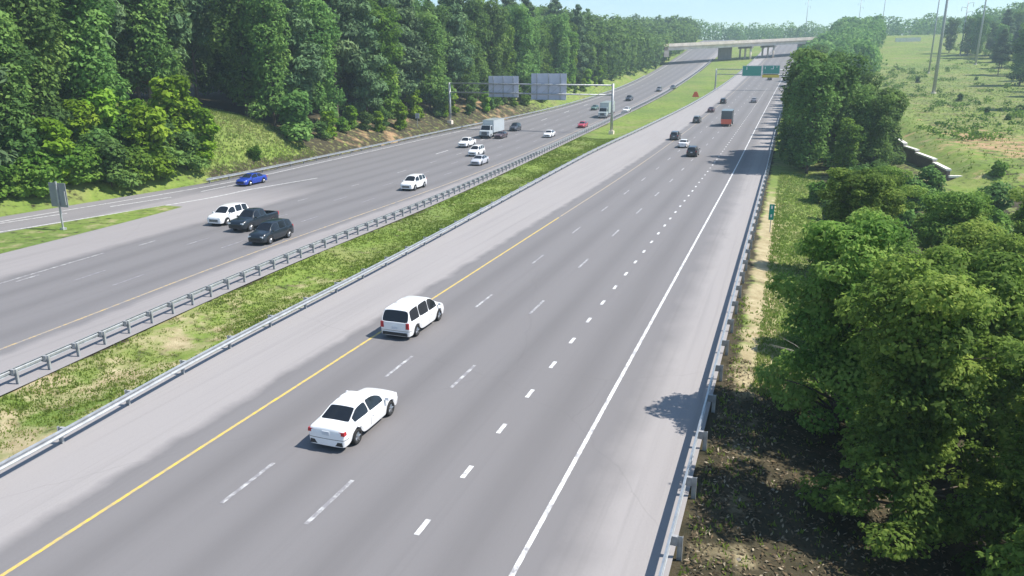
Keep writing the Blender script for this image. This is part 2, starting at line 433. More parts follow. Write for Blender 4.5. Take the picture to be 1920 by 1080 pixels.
dashes('lane_dashes', E1, .14, WFADE, roadL, 15.2, 520, 3.05, 12.22)
dashes('lane_dashes', E2, .14, WFADE, roadL, 15.2, 520, 3.05, 12.22)
dashes('lane_dashes', E3, .15, WDASH, roadL, 38, 92, 2.0, 12.22)
dashes('lane_dashes', E3, .17, WDASH, roadL, 100.7, 520, 3.05, 12.22)
dashes('lane_dashes', E4, .18, WLINE, roadL, 124.8, 260, 6.0, 24.4)
line('edge_line', lambda Y: Y_left(Y) - 12.0, .17, WDASH, roadL, 0, 47)
line('gore_line', lambda Y: G_left(Y) + (np.asarray(Y, float) - 80) * .15 * (np.asarray(Y, float) > 80), .22, WLINE, roadL, 0, 92)
dashes('lane_dashes', lambda Y: G_left(Y) - 4.6, .18, WLINE, roadL, 40, 84, 7.5, 12.2)
line('edge_line', lambda Y: O_guard(Y) + 1.6, .18, WLINE, roadL, -15, 700)
# grass wedge between the ramp and the through lanes
ggm = ribbon('gore_grass', lambda Y: G_left(Y) + .9 * np.clip((64 - np.asarray(Y, float)) / 20, 0, 1), lambda Y: np.maximum(G_right(Y) - .2, G_left(Y) + .9 * np.clip((64 - np.asarray(Y, float)) / 20, 0, 1) + .05), bpy.data.materials['ground'], Y_left, 0, 67, .012, 4)
cz = ggm.data.color_attributes.new('zone', 'FLOAT_COLOR', 'POINT')
cz.data.foreach_set('color', np.tile(np.array([.42, .9, 0, 1], np.float32), len(ggm.data.vertices)))

# ------------------------------------------------------------------ grass tufts
def tufts(name, X, Y, Z, hgt, seed, straw):
    r = np.random.default_rng(seed); n = len(X); V = []; T = []
    k = 4
    for j in range(k):
        a = r.uniform(0, 2 * math.pi, n); hh = hgt * r.uniform(.5, 1.3, n); w = .035 + hh * .12
        ox = X + r.normal(0, .09, n); oy = Y + r.normal(0, .09, n)
        lx = r.normal(0, .35, n) * hh; ly = r.normal(0, .35, n) * hh
        A = np.stack([ox - np.cos(a) * w, oy - np.sin(a) * w, Z - .03], -1)
        B = np.stack([ox + np.cos(a) * w, oy + np.sin(a) * w, Z - .03], -1)
        Cc = np.stack([ox + lx, oy + ly, Z + hh], -1)
        V.append(np.stack([A, B, Cc], 1)); T.append(np.clip(straw + r.normal(0, .16, n), 0, 1))
    V = np.concatenate(V).reshape(-1, 3); T = np.concatenate(T)
    me = np_mesh(name, V, np.arange(len(V)).reshape(-1, 3), GRASSM, T)
    o = mesh_obj(name, me); return tag(o, kind='stuff')

def patch(X, Y, s):
    return .5 + .5 * (np.sin(X * .9 * s + 2 * np.sin(Y * .31 * s)) * np.cos(Y * .57 * s + 1.7 * np.sin(X * .43 * s)))
r = np.random.default_rng(3)
Y = 12 + 150 * r.uniform(0, 1, 26000) ** 1.7; t = r.uniform(.02, .98, len(Y))
X = (M_guard(Y) + .75) * (1 - t) + (L_guard(Y) - .85) * t
pp = patch(X, Y, .55); keep = r.uniform(0, 1, len(Y)) < np.clip(pp * 1.3 + .15 - .45 * (Y < 34), .05, 1)
X, Y, pp = X[keep], Y[keep], pp[keep]
tufts('median_grass', X, Y, H(X, Y) - .04, (.075 + .0005 * Y), 5, np.clip(.55 - .4 * pp + .16 * (Y < 36), 0, 1))
Y = 36 + 84 * r.uniform(0, 1, 8000) ** 1.4; X = R_guard(Y) + 1.9 + r.uniform(0, 1, len(Y)) ** 1.3 * 5.5
tufts('verge_grass', X, Y, H(X, Y) - .04, .13 + .0006 * Y, 6, np.clip(.25 + .25 * patch(X, Y, .4) , 0, 1))
Y = r.uniform(84, 114, 7000); d = r.uniform(2.5, 28, len(Y)); X = O_guard(Y) - d
tufts('bank_grass', X, Y, H(X, Y) - .04, .30, 7, np.clip(.35 + .3 * patch(X, Y, .3), 0, 1))
Y = r.uniform(115, 430, 5000); X = 24 + r.uniform(0, 1, len(Y)) * (30 + .15 * Y)
tufts('meadow_grass', X, Y, H(X, Y) - .05, .34, 8, np.clip(.15 + .4 * patch(X, Y, .12), 0, 1))

# ------------------------------------------------------------------ guardrails
WB = [(.02, -.155), (-.06, -.13), (-.065, -.09), (.0, -.04), (.0, .04), (-.065, .09), (-.06, .13), (.02, .155), (.03, .15), (-.045, .125), (-.05, .095), (.015, .04), (.015, -.04), (-.05, -.095), (-.045, -.125), (.03, -.15)]

post_b = MB().box((.075, 0, .33), (.012, .10, .96)).box((-.075, 0, .33), (.012, .10, .96)).box((0, 0, .33), (.14, .012, .95))
POSTM = post_b.mesh('post', STEELP)
BLOCKM = MB().box((0, 0, 0), (.20, .13, .33)).mesh('blockout', plain('blockout_composite', (.33, .33, .34), .7, 0, .2, 4))

def guardrail(name, label, xf, y0, y1, face, step, zoff=0.0, ycut=None):
    """face=-1: beam on the left side of the posts (posts stand to the right)"""
    root = thing(name, label, 'guardrail', (float(xf(y0)), y0, float(P(y0))))
    root_l = root.location.copy()
    ys = axis((y0, min(y1, 150), 2), (150, y1, 5)) if y1 > 150 else axis((y0, y1, 2))
    pts = [(float(xf(q)) - root_l.x, q - root_l.y, float(P(q)) + .60 - root_l.z) for q in ys]
    prof = WB if face < 0 else [(-a, b) for a, b in WB][::-1]
    b = MB(); b.sweep(prof, pts, True); o = b.build('rail', STEEL, root)
    k = 0; y = y0 + .9; far = MB()
    while y < y1:
        x = float(xf(y)); ang = -math.atan((float(xf(y + 1)) - float(xf(y - 1))) / 2)
        px = x - face * .30 - root_l.x; loc = (px, y - root_l.y, float(P(y)) - .05 - root_l.z)
        if k < 98:
            p_ = mesh_obj('post', POSTM, root); p_.location = loc; p_.rotation_euler = (0, 0, ang)
            if k < 60:
                q = mesh_obj('blockout', BLOCKM, p_); q.location = (face * .185, 0, .63)
        else:
            far.box((loc[0], loc[1], loc[2] + .33), (.15, .1, .95))
            far.box((loc[0] + face * .185, loc[1], loc[2] + .63), (.19, .14, .34))
        k += 1; y += step
    if far.v: tag(far.build('post', STEELP, root), kind='stuff')
    return root

guardrail('guardrail', 'galvanised guardrail between the near shoulder and the right of the grass median', L_guard, 12, 500, 1, 3.81)
guardrail('guardrail', 'galvanised guardrail with close posts on the far side of the grass median', M_guard, 14, 480, -1, 1.905)
guardrail('guardrail', 'galvanised guardrail beside the right shoulder below the roadside trees', R_guard, 9, 240, -1, 3.81)
guardrail('guardrail', 'distant guardrail along the wooded outer edge of the far carriageway', O_guard, 82, 380, 1, 3.81)

# ------------------------------------------------------------------ trees
def quad_leaves(C, N, size, r, long=1.0, droop=0.0):
    """leaf clumps: folded rhombi at C facing N"""
    n = len(C)
    ref = np.tile(np.array([0, 0, 1.]), (n, 1)); ref += r.normal(0, .5, (n, 3))
    T = np.cross(N, ref); T /= np.linalg.norm(T, axis=1, keepdims=True) + 1e-9
    B = np.cross(N, T)
    a = r.uniform(0, 2 * math.pi, n)[:, None]
    U = T * np.cos(a) + B * np.sin(a); W = np.cross(N, U)
    s = (size * r.uniform(.55, 1.35, n))[:, None]
    fold = N * s * r.uniform(.05, .35, n)[:, None]
    V = np.stack([C - U * s * long, C + W * s * .62 + fold, C + U * s * long, C - W * s * .62 + fold * .5], 1)
    V[:, :, 2] -= droop
    return V.reshape(-1, 3), np.arange(4 * n).reshape(-1, 4)

def crown(name, blobs, n, size, seed, mat, long=1.0, shell=.72):
    r = np.random.default_rng(seed); bl = np.array(blobs, float)
    area = (bl[:, 3] * bl[:, 4] + bl[:, 3] * bl[:, 5]) ; pr = area / area.sum()
    which = r.choice(len(bl), n, p=pr)
    D = r.normal(0, 1, (n, 3)); D /= np.linalg.norm(D, axis=1, keepdims=True)
    # lumpy blob surface, leaves gathered in twigs
    lump = 1 + .22 * np.sin(D[:, 0] * 5 + which * 1.7) * np.sin(D[:, 1] * 5 + which) + .14 * np.sin(D[:, 2] * 9 + which * 2.3 + D[:, 0] * 6)
    rad = (shell + (1.06 - shell) * r.uniform(0, 1, n) ** .6) * lump
    C = bl[which, :3] + D * bl[which, 3:6] * rad[:, None]
    ok = np.ones(n, bool)
    for k in range(len(bl)):
        q = (C - bl[k, :3]) / bl[k, 3:6]
        ok &= ~((np.linalg.norm(q, axis=1) < .55) & (which != k))
    ok &= C[:, 2] > .15
    C, D, which = C[ok], D[ok], which[ok]
    N = D * .75 + r.normal(0, .55, D.shape) + np.array([0, 0, .85]); N /= np.linalg.norm(N, axis=1, keepdims=True)
    V, Q = quad_leaves(C, N, size, r, long)
    bt = r.normal(0, .17, len(bl))
    t = np.clip(.46 + bt[which] + r.normal(0, .15, len(C)) + .10 * np.sin(C[:, 0] * 2.1) * np.sin(C[:, 1] * 1.9 + C[:, 2] * 1.3), 0, 1)
    return np_mesh(name, V, Q, mat, t)

def trunk_mesh(h, rad, blobs, seed, lean=.03):
    r = random.Random(seed); b = MB()
    top = (r.uniform(-lean, lean) * h, r.uniform(-lean, lean) * h, h)
    f = lambda t: (top[0] * t * t, top[1] * t, top[2] * t - .3)
    ts = [0, .03, .15, .35, .55, .78, 1]
    b.tube([f(t) for t in ts], [rad * k for k in (1.5, 1.1, .95, .78, .58, .32, .06)], 7)
    for (x, y, z, rx, ry, rz) in blobs:
        t = max(.15, min(.92, (z - rz * .6) / h * .85)); s = f(t)
        midp = ((s[0] + x) / 2 + r.uniform(-.3, .3), (s[1] + y) / 2 + r.uniform(-.3, .3), (s[2] + z) / 2 + .2)
        k = rad * (1 - .75 * t) * .5
        b.tube([s, midp, (x, y, z)], [k, k * .6, k * .15], 5)
    return b.mesh('trunk', TRUNK, True)

def broad_blobs(h, R, n, low, seed, flat=1.0, shrink=1.0):
    r = random.Random(seed); out = []
    for i in range(n):
        t = (i + r.random()) / n; z = h * (low + (1 - low) * t * .93)
        env = math.sin(math.pi * min(1, .16 + .80 * (1 - abs(t - .38) * 1.05))) ** .8
        env = max(.12, env * (1 - .62 * max(0, t - .45) / .55))
        d = R * env * (r.uniform(.25, .82) if shrink == 1 else r.uniform(.2, 1.0)); a = i * 2.4 + r.uniform(-.5, .5)
        s = R * r.uniform(.26, .44) * (shrink * r.uniform(.75, 1.25) if shrink < 1 else 1)
        out.append((d * math.cos(a), d * math.sin(a), z, s, s * r.uniform(.85, 1.15), s * r.uniform(.6, .85) * flat))
    return out

def pine_blobs(h, R, seed, low=.32):
    r = random.Random(seed); out = []; n = 24
    for i in range(n):
        t = i / (n - 1); z = h * (low + (1 - low) * t)
        rr = R * (1 - t ** 1.9) * (.55 + .45 * min(1, t * 5)) * r.uniform(.62, 1.15) + .35
        a = i * 2.4 + r.uniform(-.4, .4); d = rr * r.uniform(.45, .85)
        s = .34 * rr + .55
        out.append((d * math.cos(a), d * math.sin(a), z, s * 1.25, s * 1.25, s * .58))
    return out

PROTO = {}
def proto(kind, h, R, n, low, seed, leaf, mat, nl, pine=False, rad=.22, long=1.0, flat=1.0, shrink=1.0):
    bl = pine_blobs(h, R, seed, low) if pine else broad_blobs(h, R, n, low, seed, flat, shrink)
    PROTO[kind] = (crown('crown', bl, nl, leaf, seed, mat, long), trunk_mesh(h * .95, rad, bl if not pine else bl[::2], seed), h)

for k in range(4):
    proto('broad%d' % k, 17 + k * .8, 4.6 + .3 * k, 26, .10, 20 + k, .26, BROAD, 11000, rad=.24)
for k in range(2):
    proto('bright%d' % k, 14 + 1.5 * k, 4.4, 22, .08, 40 + k, .25, BRIGHT, 9500, rad=.2)
for k in range(3):
    proto('pine%d' % k, 19.5 + k, 3.6, 24, (.22, .3, .12)[k], 50 + k, .24, PINE, 10000, True, .2, 1.7)
for k in range(4):
    proto('near%d' % k, 7.4 + .5 * k, 3.8 + .2 * k, 70, .10, 60 + k, .085, NEARM, 46000, rad=.13, flat=.7, shrink=.52)
for k in range(2):
    proto('shrub%d' % k, 2.6 + .7 * k, 1.9, 12, .12, 70 + k, .16, (BRIGHT, BROAD)[k], 2600, rad=.05)
proto('yshrub', 4.6, 1.7, 14, .08, 75, .19, YELLOWG, 2600, rad=.06)

tree_n = [0]
def tree(kind, x, y, scale, label, group=None, rz=None, name='broadleaf_tree', cat='tree', sz=1.0, sink=.15):
    cm, tm, h = PROTO[kind]
    root = thing(name, label, cat, (x, y, Hs(x, y) - sink), rnd.uniform(0, 6.28) if rz is None else rz, group)
    root.scale = (scale, scale, scale * sz)
    mesh_obj('trunk' if cat == 'tree' else 'stem', tm, root); mesh_obj('crown' if cat == 'tree' else 'foliage', cm, root)
    tree_n[0] += 1
    return root

# forest beyond the far carriageway
rows = [(11.5, 7.6), (19, 7.8), (28, 8.4), (39, 9.5)]
for ri, (d0, st) in enumerate(rows):
    y = 34 + ri * 2.6
    while y < (330 if ri < 3 else 360):
        bank_here = 84 < y < 110
        d = d0 + rnd.uniform(-2, 2) + (15 if bank_here and ri == 0 else 8 if bank_here and ri == 1 else 0)
        if ri == 0 and y < 66: d -= 2.5
        x = float(O_guard(y)) - d
        pine_p = .34 if y < 150 else .14
        near_bright = y > 125
        if rnd.random() < pine_p:
            kd = 'pine%d' % rnd.randrange(3); nm = 'pine_tree'; lb = 'dark grey-green pine standing in the wood beyond the far carriageway'; gp = 'pines of the wood beyond the far carriageway'
        elif near_bright and ri < 2 and rnd.random() < .42:
            kd = 'bright%d' % rnd.randrange(2); nm = 'broadleaf_tree'; lb = 'light green leafy tree at the front of the wood beyond the far carriageway'; gp = 'light green trees of the wood beyond the far carriageway'
        else:
            kd = 'broad%d' % rnd.randrange(4); nm = 'broadleaf_tree'; lb = 'mid green leafy tree packed in the wood beyond the far carriageway'; gp = 'mid green trees of the wood beyond the far carriageway'
        if not (ri >= 2 and y < 48):
            tree(kd, x, y, rnd.uniform(.95, 1.3), lb, gp, name=nm, sz=rnd.uniform(.95, 1.2) * (1.12 if 90 < y < 300 else 1))
        y += st * rnd.uniform(.8, 1.2) * (1.0 if y < 200 else 1.25)

# undergrowth along the foot of that wood
for (px, py, kd, s, lb) in [
    (335, 285, 'yshrub', 2.3, 'tall yellow-green sapling glowing at the edge of the far wood'),
    (385, 300, 'yshrub', 1.6, 'shorter yellow-green sapling beside the tall one left of the grassy bank'),
    (350, 318, 'shrub1', 1.5, 'dark green bush below the yellow-green saplings by the ramp'),
    (300, 335, 'shrub0', 1.4, 'light green bush at the ramp edge left of the blue car'),
    (210, 350, 'shrub1', 1.7, 'dark green bush growing right beside the ramp left of the saplings'),
    (555, 262, 'shrub1', 2.4, 'big glossy dark green bush at the right end of the grassy bank'),
    (480, 300, 'shrub0', .8, 'small dark bush alone on the bright grassy bank'),
    (150, 345, 'shrub0', 1.6, 'bush in front of the far wood behind the grey sign'),
    (60, 345, 'shrub1', 1.9, 'leftmost bush at the foot of the far wood'),
    (660, 240, 'yshrub', 1.0, 'yellowish sapling above the orange clay bank'),
    (720, 238, 'shrub1', 1.1, 'dark bush on the clay bank left of the small signpost')]:
    x, y, z = at(px, py)
    tree(kd, x, y, s, lb, 'bushes along the foot of the far wood', name='shrub', cat='bush')
for i in range(44):
    y = 116 + i * 4.6 + rnd.uniform(-2, 2); x = float(O_guard(y)) - rnd.uniform(5.0, 10)
    tree(rnd.choice(['shrub0', 'shrub1', 'yshrub']), x, y, rnd.uniform(.7, 1.5), 'low bush on the clay bank under the trees of the far wood', 'low bushes on the clay bank', name='shrub', cat='bush')

for i in range(46):
    y = 32 + (i % 23) * 2.3 + rnd.uniform(-1, 1); d = (4.2 if i < 23 else 9.5) + rnd.uniform(-1, 2.2); x = float(O_guard(y)) - d
    tree(rnd.choice(['shrub0', 'shrub1', 'shrub0', 'yshrub']), x, y, rnd.uniform(1.1, 2.1), 'bush in the brush between the ramp and the far wood', 'brush between the ramp and the far wood', name='shrub', cat='bush')
# belt of trees between the near carriageway and the meadow
y = 156.0
while y < 345:
    for k in range(3):
        x = float(R_guard(y)) + 3.6 + k * 5.4 + rnd.uniform(-1.2, 1.4)
        yy = y + rnd.uniform(-2.5, 2.5)
        if x > (15.5 if yy < 230 else 20.0) + .02 * max(0, yy - 200): continue
        tree(rnd.choice(['broad0', 'broad1', 'broad2', 'broad3', 'bright0', 'bright1']), x, yy, rnd.uniform(.60, .80) * (.78 if k == 0 else 1.0) + (.12 if yy > 220 and k else 0), 'leafy tree in the belt between the near shoulder and the meadow', 'trees of the belt beside the near carriageway')
    y += 7.4 * (1 if y < 220 else 1.3)

# trees close below the camera on the right
near = [(6.0, 63, 1.16, 'near1', 'wide crowned tree at the left end of the row beyond the shaded gap'),
        (12.5, 62, 1.2, 'near0', 'wide crowned tree second from the left beyond the shaded gap'),
        (18, 62, 1.16, 'near2', 'wide crowned tree third from the left beyond the shaded gap'),
        (24, 64, 1.2, 'near1', 'wide crowned tree at the right end beyond the shaded gap'),
        (9, 75, .95, 'near3', 'rounded tree behind the left of the wide crowned row'),
        (15.0, 75, .80, 'near0', 'rounded tree behind the wide crowned row just below the stepped wall'),
        (21.5, 77, .74, 'near2', 'rounded tree behind the wide crowned row and right of the stepped wall'),
        (5.0, 44.5, 1.05, 'near0', 'bright tree leaning toward the verge before the shaded gap'),
        (9.6, 42, 1.15, 'near2', 'bright tree in the middle of the row before the shaded gap'),
        (14.3, 43, 1.15, 'near3', 'bright tree at the right of the row before the shaded gap'),
        (3.3, 34, 1.14, 'near1', 'leaning tree beside the bare branch nearest the guardrail'),
        (7.9, 33.5, 1.18, 'near0', 'full crowned tree right of the bare branch'),
        (12.6, 33, 1.15, 'near3', 'full crowned tree at the right frame edge behind the bare branch'),
        (5.2, 27.2, 1.08, 'near2', 'tree with dense crown right of the dark shaded ground'),
        (10.2, 26, 1.12, 'near1', 'tree at the right frame edge over the dark shaded ground'),
        (7.9, 17.6, .98, 'near0', 'bright tree in the bottom right corner closest to the camera'),
        (10.8, 19.2, 1.05, 'near3', 'tree behind the closest one in the bottom right corner')]
for (x, y, s, kd, lb) in near:
    tree(kd, x, y, s, lb, 'trees close on the right of the guardrail', sz=1.12 if 26 < y < 28 and x < 9 else 1.14 if y < 36 and x < 9 else 1.0)
for (x, y, s, kd, lb) in [(4.9, 54, .55, 'shrub0', 'low bush on the grassy verge at the near edge of the shaded gap'),
                          (5.6, 88, .9, 'shrub1', 'dark bush beyond the small green roadside marker'),
                          (4.6, 98, 1.0, 'shrub0', 'bright bush on the verge before the big shadow'),
                          (3.9, 36.5, .62, 'shrub0', 'low bush spilling onto the verge by the pale ground'),
                          (4.5, 47, .7, 'shrub1', 'dark low bush between the verge grass and the bright tree row')]:
    tree(kd, x, y, s, lb, 'bushes on the right verge', name='shrub', cat='bush')
for i in range(14):
    x = 8 + (i % 5) * 3.4 + rnd.uniform(-1, 1); yy = 88 + (i // 5) * 8 + rnd.uniform(-2, 2)
    tree(('shrub0', 'shrub1')[i % 2], x, yy, rnd.uniform(1.1, 1.6), 'bush in the thicket below the stepped wall', 'thicket below the stepped wall', name='shrub', cat='bush')
for x, yy in [(8.5, 118), (12.5, 121), (11, 128), (15, 132), (11.5, 138), (15.5, 143), (11, 149), (15, 153)]:
    tree(rnd.choice(['broad0', 'broad2', 'bright0']), x, yy, rnd.uniform(.58, .72), 'leafy tree in the belt between the near shoulder and the meadow', 'trees of the belt beside the near carriageway')
# the tree whose shadow falls across the shoulder
tree('broad1', 2.9, 131, 1.02, 'dark tree overhanging the shoulder and casting the big shadow on it')
tree('broad3', 3.6, 121, .86, 'nearer dark tree right beside the big shadow on the shoulder')
tree('broad2', 3.0, 139, .98, 'dark tree just beyond the one that casts the big shadow')
for q, (x, yy) in enumerate([(3.2, 126), (3.0, 135), (3.3, 143.5), (7.2, 127), (6.8, 136), (7.4, 144)]):
    tree('broad%d' % (q % 4), x, yy, .9, 'dark tree crowded among those casting the big shadow on the shoulder', 'crowded trees by the big shadow')
tree('broad0', 3.4, 148, .92, 'dark tree overhanging the shoulder beyond the big shadow')

# trees round the meadow
edge_px = [(1912, 200), (1900, 178), (1918, 170), (1886, 160), (1905, 152), (1870, 142), (1893, 140), (1915, 140), (1858, 128), (1880, 126), (1905, 126), (1845, 118), (1868, 116), (1893, 114), (1830, 110), (1855, 108), (1880, 107), (1910, 108), (1812, 104), (1790, 102), (1770, 101), (1838, 101), (1862, 100)]
for (px, py) in edge_px:
    x, yy, z = at(px, py); x += rnd.uniform(0, 9); yy += rnd.uniform(-9, 9)
    tree(rnd.choice(['broad0', 'broad2', 'pine1', 'broad3', 'broad1']), x, yy, rnd.uniform(.62, 1.2), 'dark tree in the wood along the right edge of the meadow', 'trees along the right edge of the meadow')
for i in range(9):
    x, yy, z = at(*[(1890, 225), (1850, 215), (1680, 180), (1720, 155), (1640, 210), (1800, 190), (1870, 330), (1640, 330), (1830, 150)][i])
    tree(('shrub0', 'shrub1')[i % 2], x, yy, rnd.uniform(.5, .85), 'low scrub bush growing in the open meadow under the poles', 'scrub bushes in the meadow', name='shrub', cat='bush')

# far-off woods that read as one mass
def woods(name, pts, seed, n=330, leaf=.95, mat=None, jit=.55):
    r = np.random.default_rng(seed); Vs = []; Qs = []; Ts = []; k = 0
    for (x, y, h, R) in pts:
        D = r.normal(0, 1, (n, 3)); D[:, 2] = np.where(D[:, 2] < 0, D[:, 2] * .95, D[:, 2]); D /= np.linalg.norm(D, axis=1, keepdims=True)
        z0 = Hs(x, y)
        C = np.stack([x + D[:, 0] * R, y + D[:, 1] * R, z0 + h * .5 + D[:, 2] * h * .5], -1) + r.normal(0, jit, (n, 3))
        N = D + r.normal(0, .5, D.shape); N /= np.linalg.norm(N, axis=1, keepdims=True)
        V, Q = quad_leaves(C, N, leaf, r); Vs.append(V); Qs.append(Q + k); k += len(V)
        Ts.append(np.clip(r.normal(.42, .17, n) + r.normal(0, .12), 0, 1))
    me = np_mesh(name, np.concatenate(Vs), np.concatenate(Qs), mat or BROAD, np.concatenate(Ts))
    return tag(mesh_obj(name, me), kind='stuff')
L = []
y = 332
while y < 620:
    for d in ((5.5, 11, 18, 27, 39, 52) if y > 380 else (7, 12.5, 19, 27, 36, 46)):
        hh = 21 - 5 * float(smooth(y, 370, 450))
        L.append((float(O_guard(y)) - d - rnd.uniform(-2, 2), y + rnd.uniform(-4, 4), hh * rnd.uniform(.8, 1.12), rnd.uniform(4, 5.5)))
    y += 8.5
woods('distant_woods', L, 1)
L = []
y = 345
while y < 640:
    for d in (6, 13, 20, 27):
        x = float(R_guard(y)) + d + rnd.uniform(-2, 2) + max(0, min(y, 520) - 430) * .09 + max(0, y - 480) * .05
        L.append((x, y + rnd.uniform(-4, 4), rnd.uniform(10, 14) , rnd.uniform(4, 5)))
    y += 8.5
woods('distant_woods', L, 2)
L = []
for i in range(250):
    a = rnd.uniform(-260, 330); y = rnd.uniform(720, 900) if not (-80 < a < 30) else rnd.uniform(800, 960)
    L.append((a, y, rnd.uniform(13, 20), rnd.uniform(7, 10)))
for i in range(110):
    L.append((rnd.uniform(120, 260), rnd.uniform(480, 740), rnd.uniform(14, 20), rnd.uniform(5, 7)))
woods('distant_woods', L, 3)

L = []
for i in range(420):
    y = 122 + 330 * rnd.random() ** 1.2; x = 26 + rnd.random() * (28 + .18 * y)
    if math.sin(x * .13 + 1) * math.cos(y * .047 + x * .03) + rnd.uniform(-.5, .5) < -.1: continue
    L.append((x, y, rnd.uniform(.5, 1.5), rnd.uniform(.7, 2.2)))
woods('meadow_brush', L, 4, 70, .26, YELLOWG if False else BRIGHT, .16)
# bare branch lying over the shaded ground
b = MB(); x0, y0, z0 = at(1595, 748)
def br(p, q, r0): b.tube([p, ((p[0] + q[0]) / 2, (p[1] + q[1]) / 2, (p[2] + q[2]) / 2 + .12), q], [r0, r0 * .7, r0 * .2], 5)
A = Vector(at(1600, 750)) + Vector((0, 0, 1.3)); B = Vector(at(1440, 672)) + Vector((0, 0, .8))
mid = A.lerp(B, .45)
br(A, mid, .055); br(mid, B, .035); br(A.lerp(B, .15), A.lerp(B, .5) + Vector((-.5, -.35, 0)), .03); br(A.lerp(B, .22), A.lerp(B, .62) + Vector((.1, .5, .3)), .03)
br(A.lerp(B, .3), A.lerp(B, .6) + Vector((-.7, -.7, -.1)), .025); br(mid, B + Vector((.3, .9, .3)), .022); br(mid, B + Vector((-.2, -.4, .1)), .02)
o = b.build('bare_branch', DEADW, None, True); tag(o, 'bleached bare branch leaning over the shaded ground', 'branch')

# stones on the shaded bank
V = []
me_st = []
for k in range(4):
    bm = bmesh.new(); bmesh.ops.create_icosphere(bm, subdivisions=2, radius=.5); rr = random.Random(k)
    for v in bm.verts: v.co *= rr.uniform(.78, 1.15); v.co.z *= .6
    me = bpy.data.meshes.new('stone'); bm.to_mesh(me); bm.free(); me.materials.append(STONE); me_st.append(me)
for i in range(22):
    y = rnd.uniform(13, 31); x = float(R_guard(y)) + rnd.uniform(.7, 3.4)
    o = mesh_obj('stone', me_st[i % 4]); q = rnd.uniform(.05, .2); o.scale = (q, q * rnd.uniform(.7, 1.6), q * .8); o.location = (x, y, Hs(x, y) - .06); o.rotation_euler = (rnd.uniform(-.3, .3), rnd.uniform(-.3, .3), rnd.uniform(0, 6))
    tag(o, 'pale stone on the dappled ground right of the near guardrail', 'stone', 'stones right of the near guardrail')
r = np.random.default_rng(17); n = 9000
Y = r.uniform(11, 40, n); X = R_guard(Y) + .5 + r.uniform(0, 1, n) ** 1.2 * 8.5; C = np.stack([X, Y, H(X, Y) - .03 + r.uniform(0, .05, n)], -1)
N = r.normal(0, .45, (n, 3)) + np.array([0, 0, 1.0]); N /= np.linalg.norm(N, axis=1, keepdims=True)
V, Q = quad_leaves(C, N, .055, r, 1.5)
LITTER = leaf_mat('leaf_litter', (.05, .04, .025), (.17, .125, .075), (.42, .36, .26), .8, .1)
tag(mesh_obj('leaf_litter', np_mesh('leaf_litter', V, Q, LITTER, np.clip(r.normal(.45, .28, n), 0, 1))), kind='stuff')
Y = 12 + 40 * r.uniform(0, 1, 700); X = R_guard(Y) + .5 + r.uniform(0, 1, len(Y)) ** 1.5 * 6
tufts('weeds', X, Y, H(X, Y) - .04, .13, 21, np.full(len(X), .4))

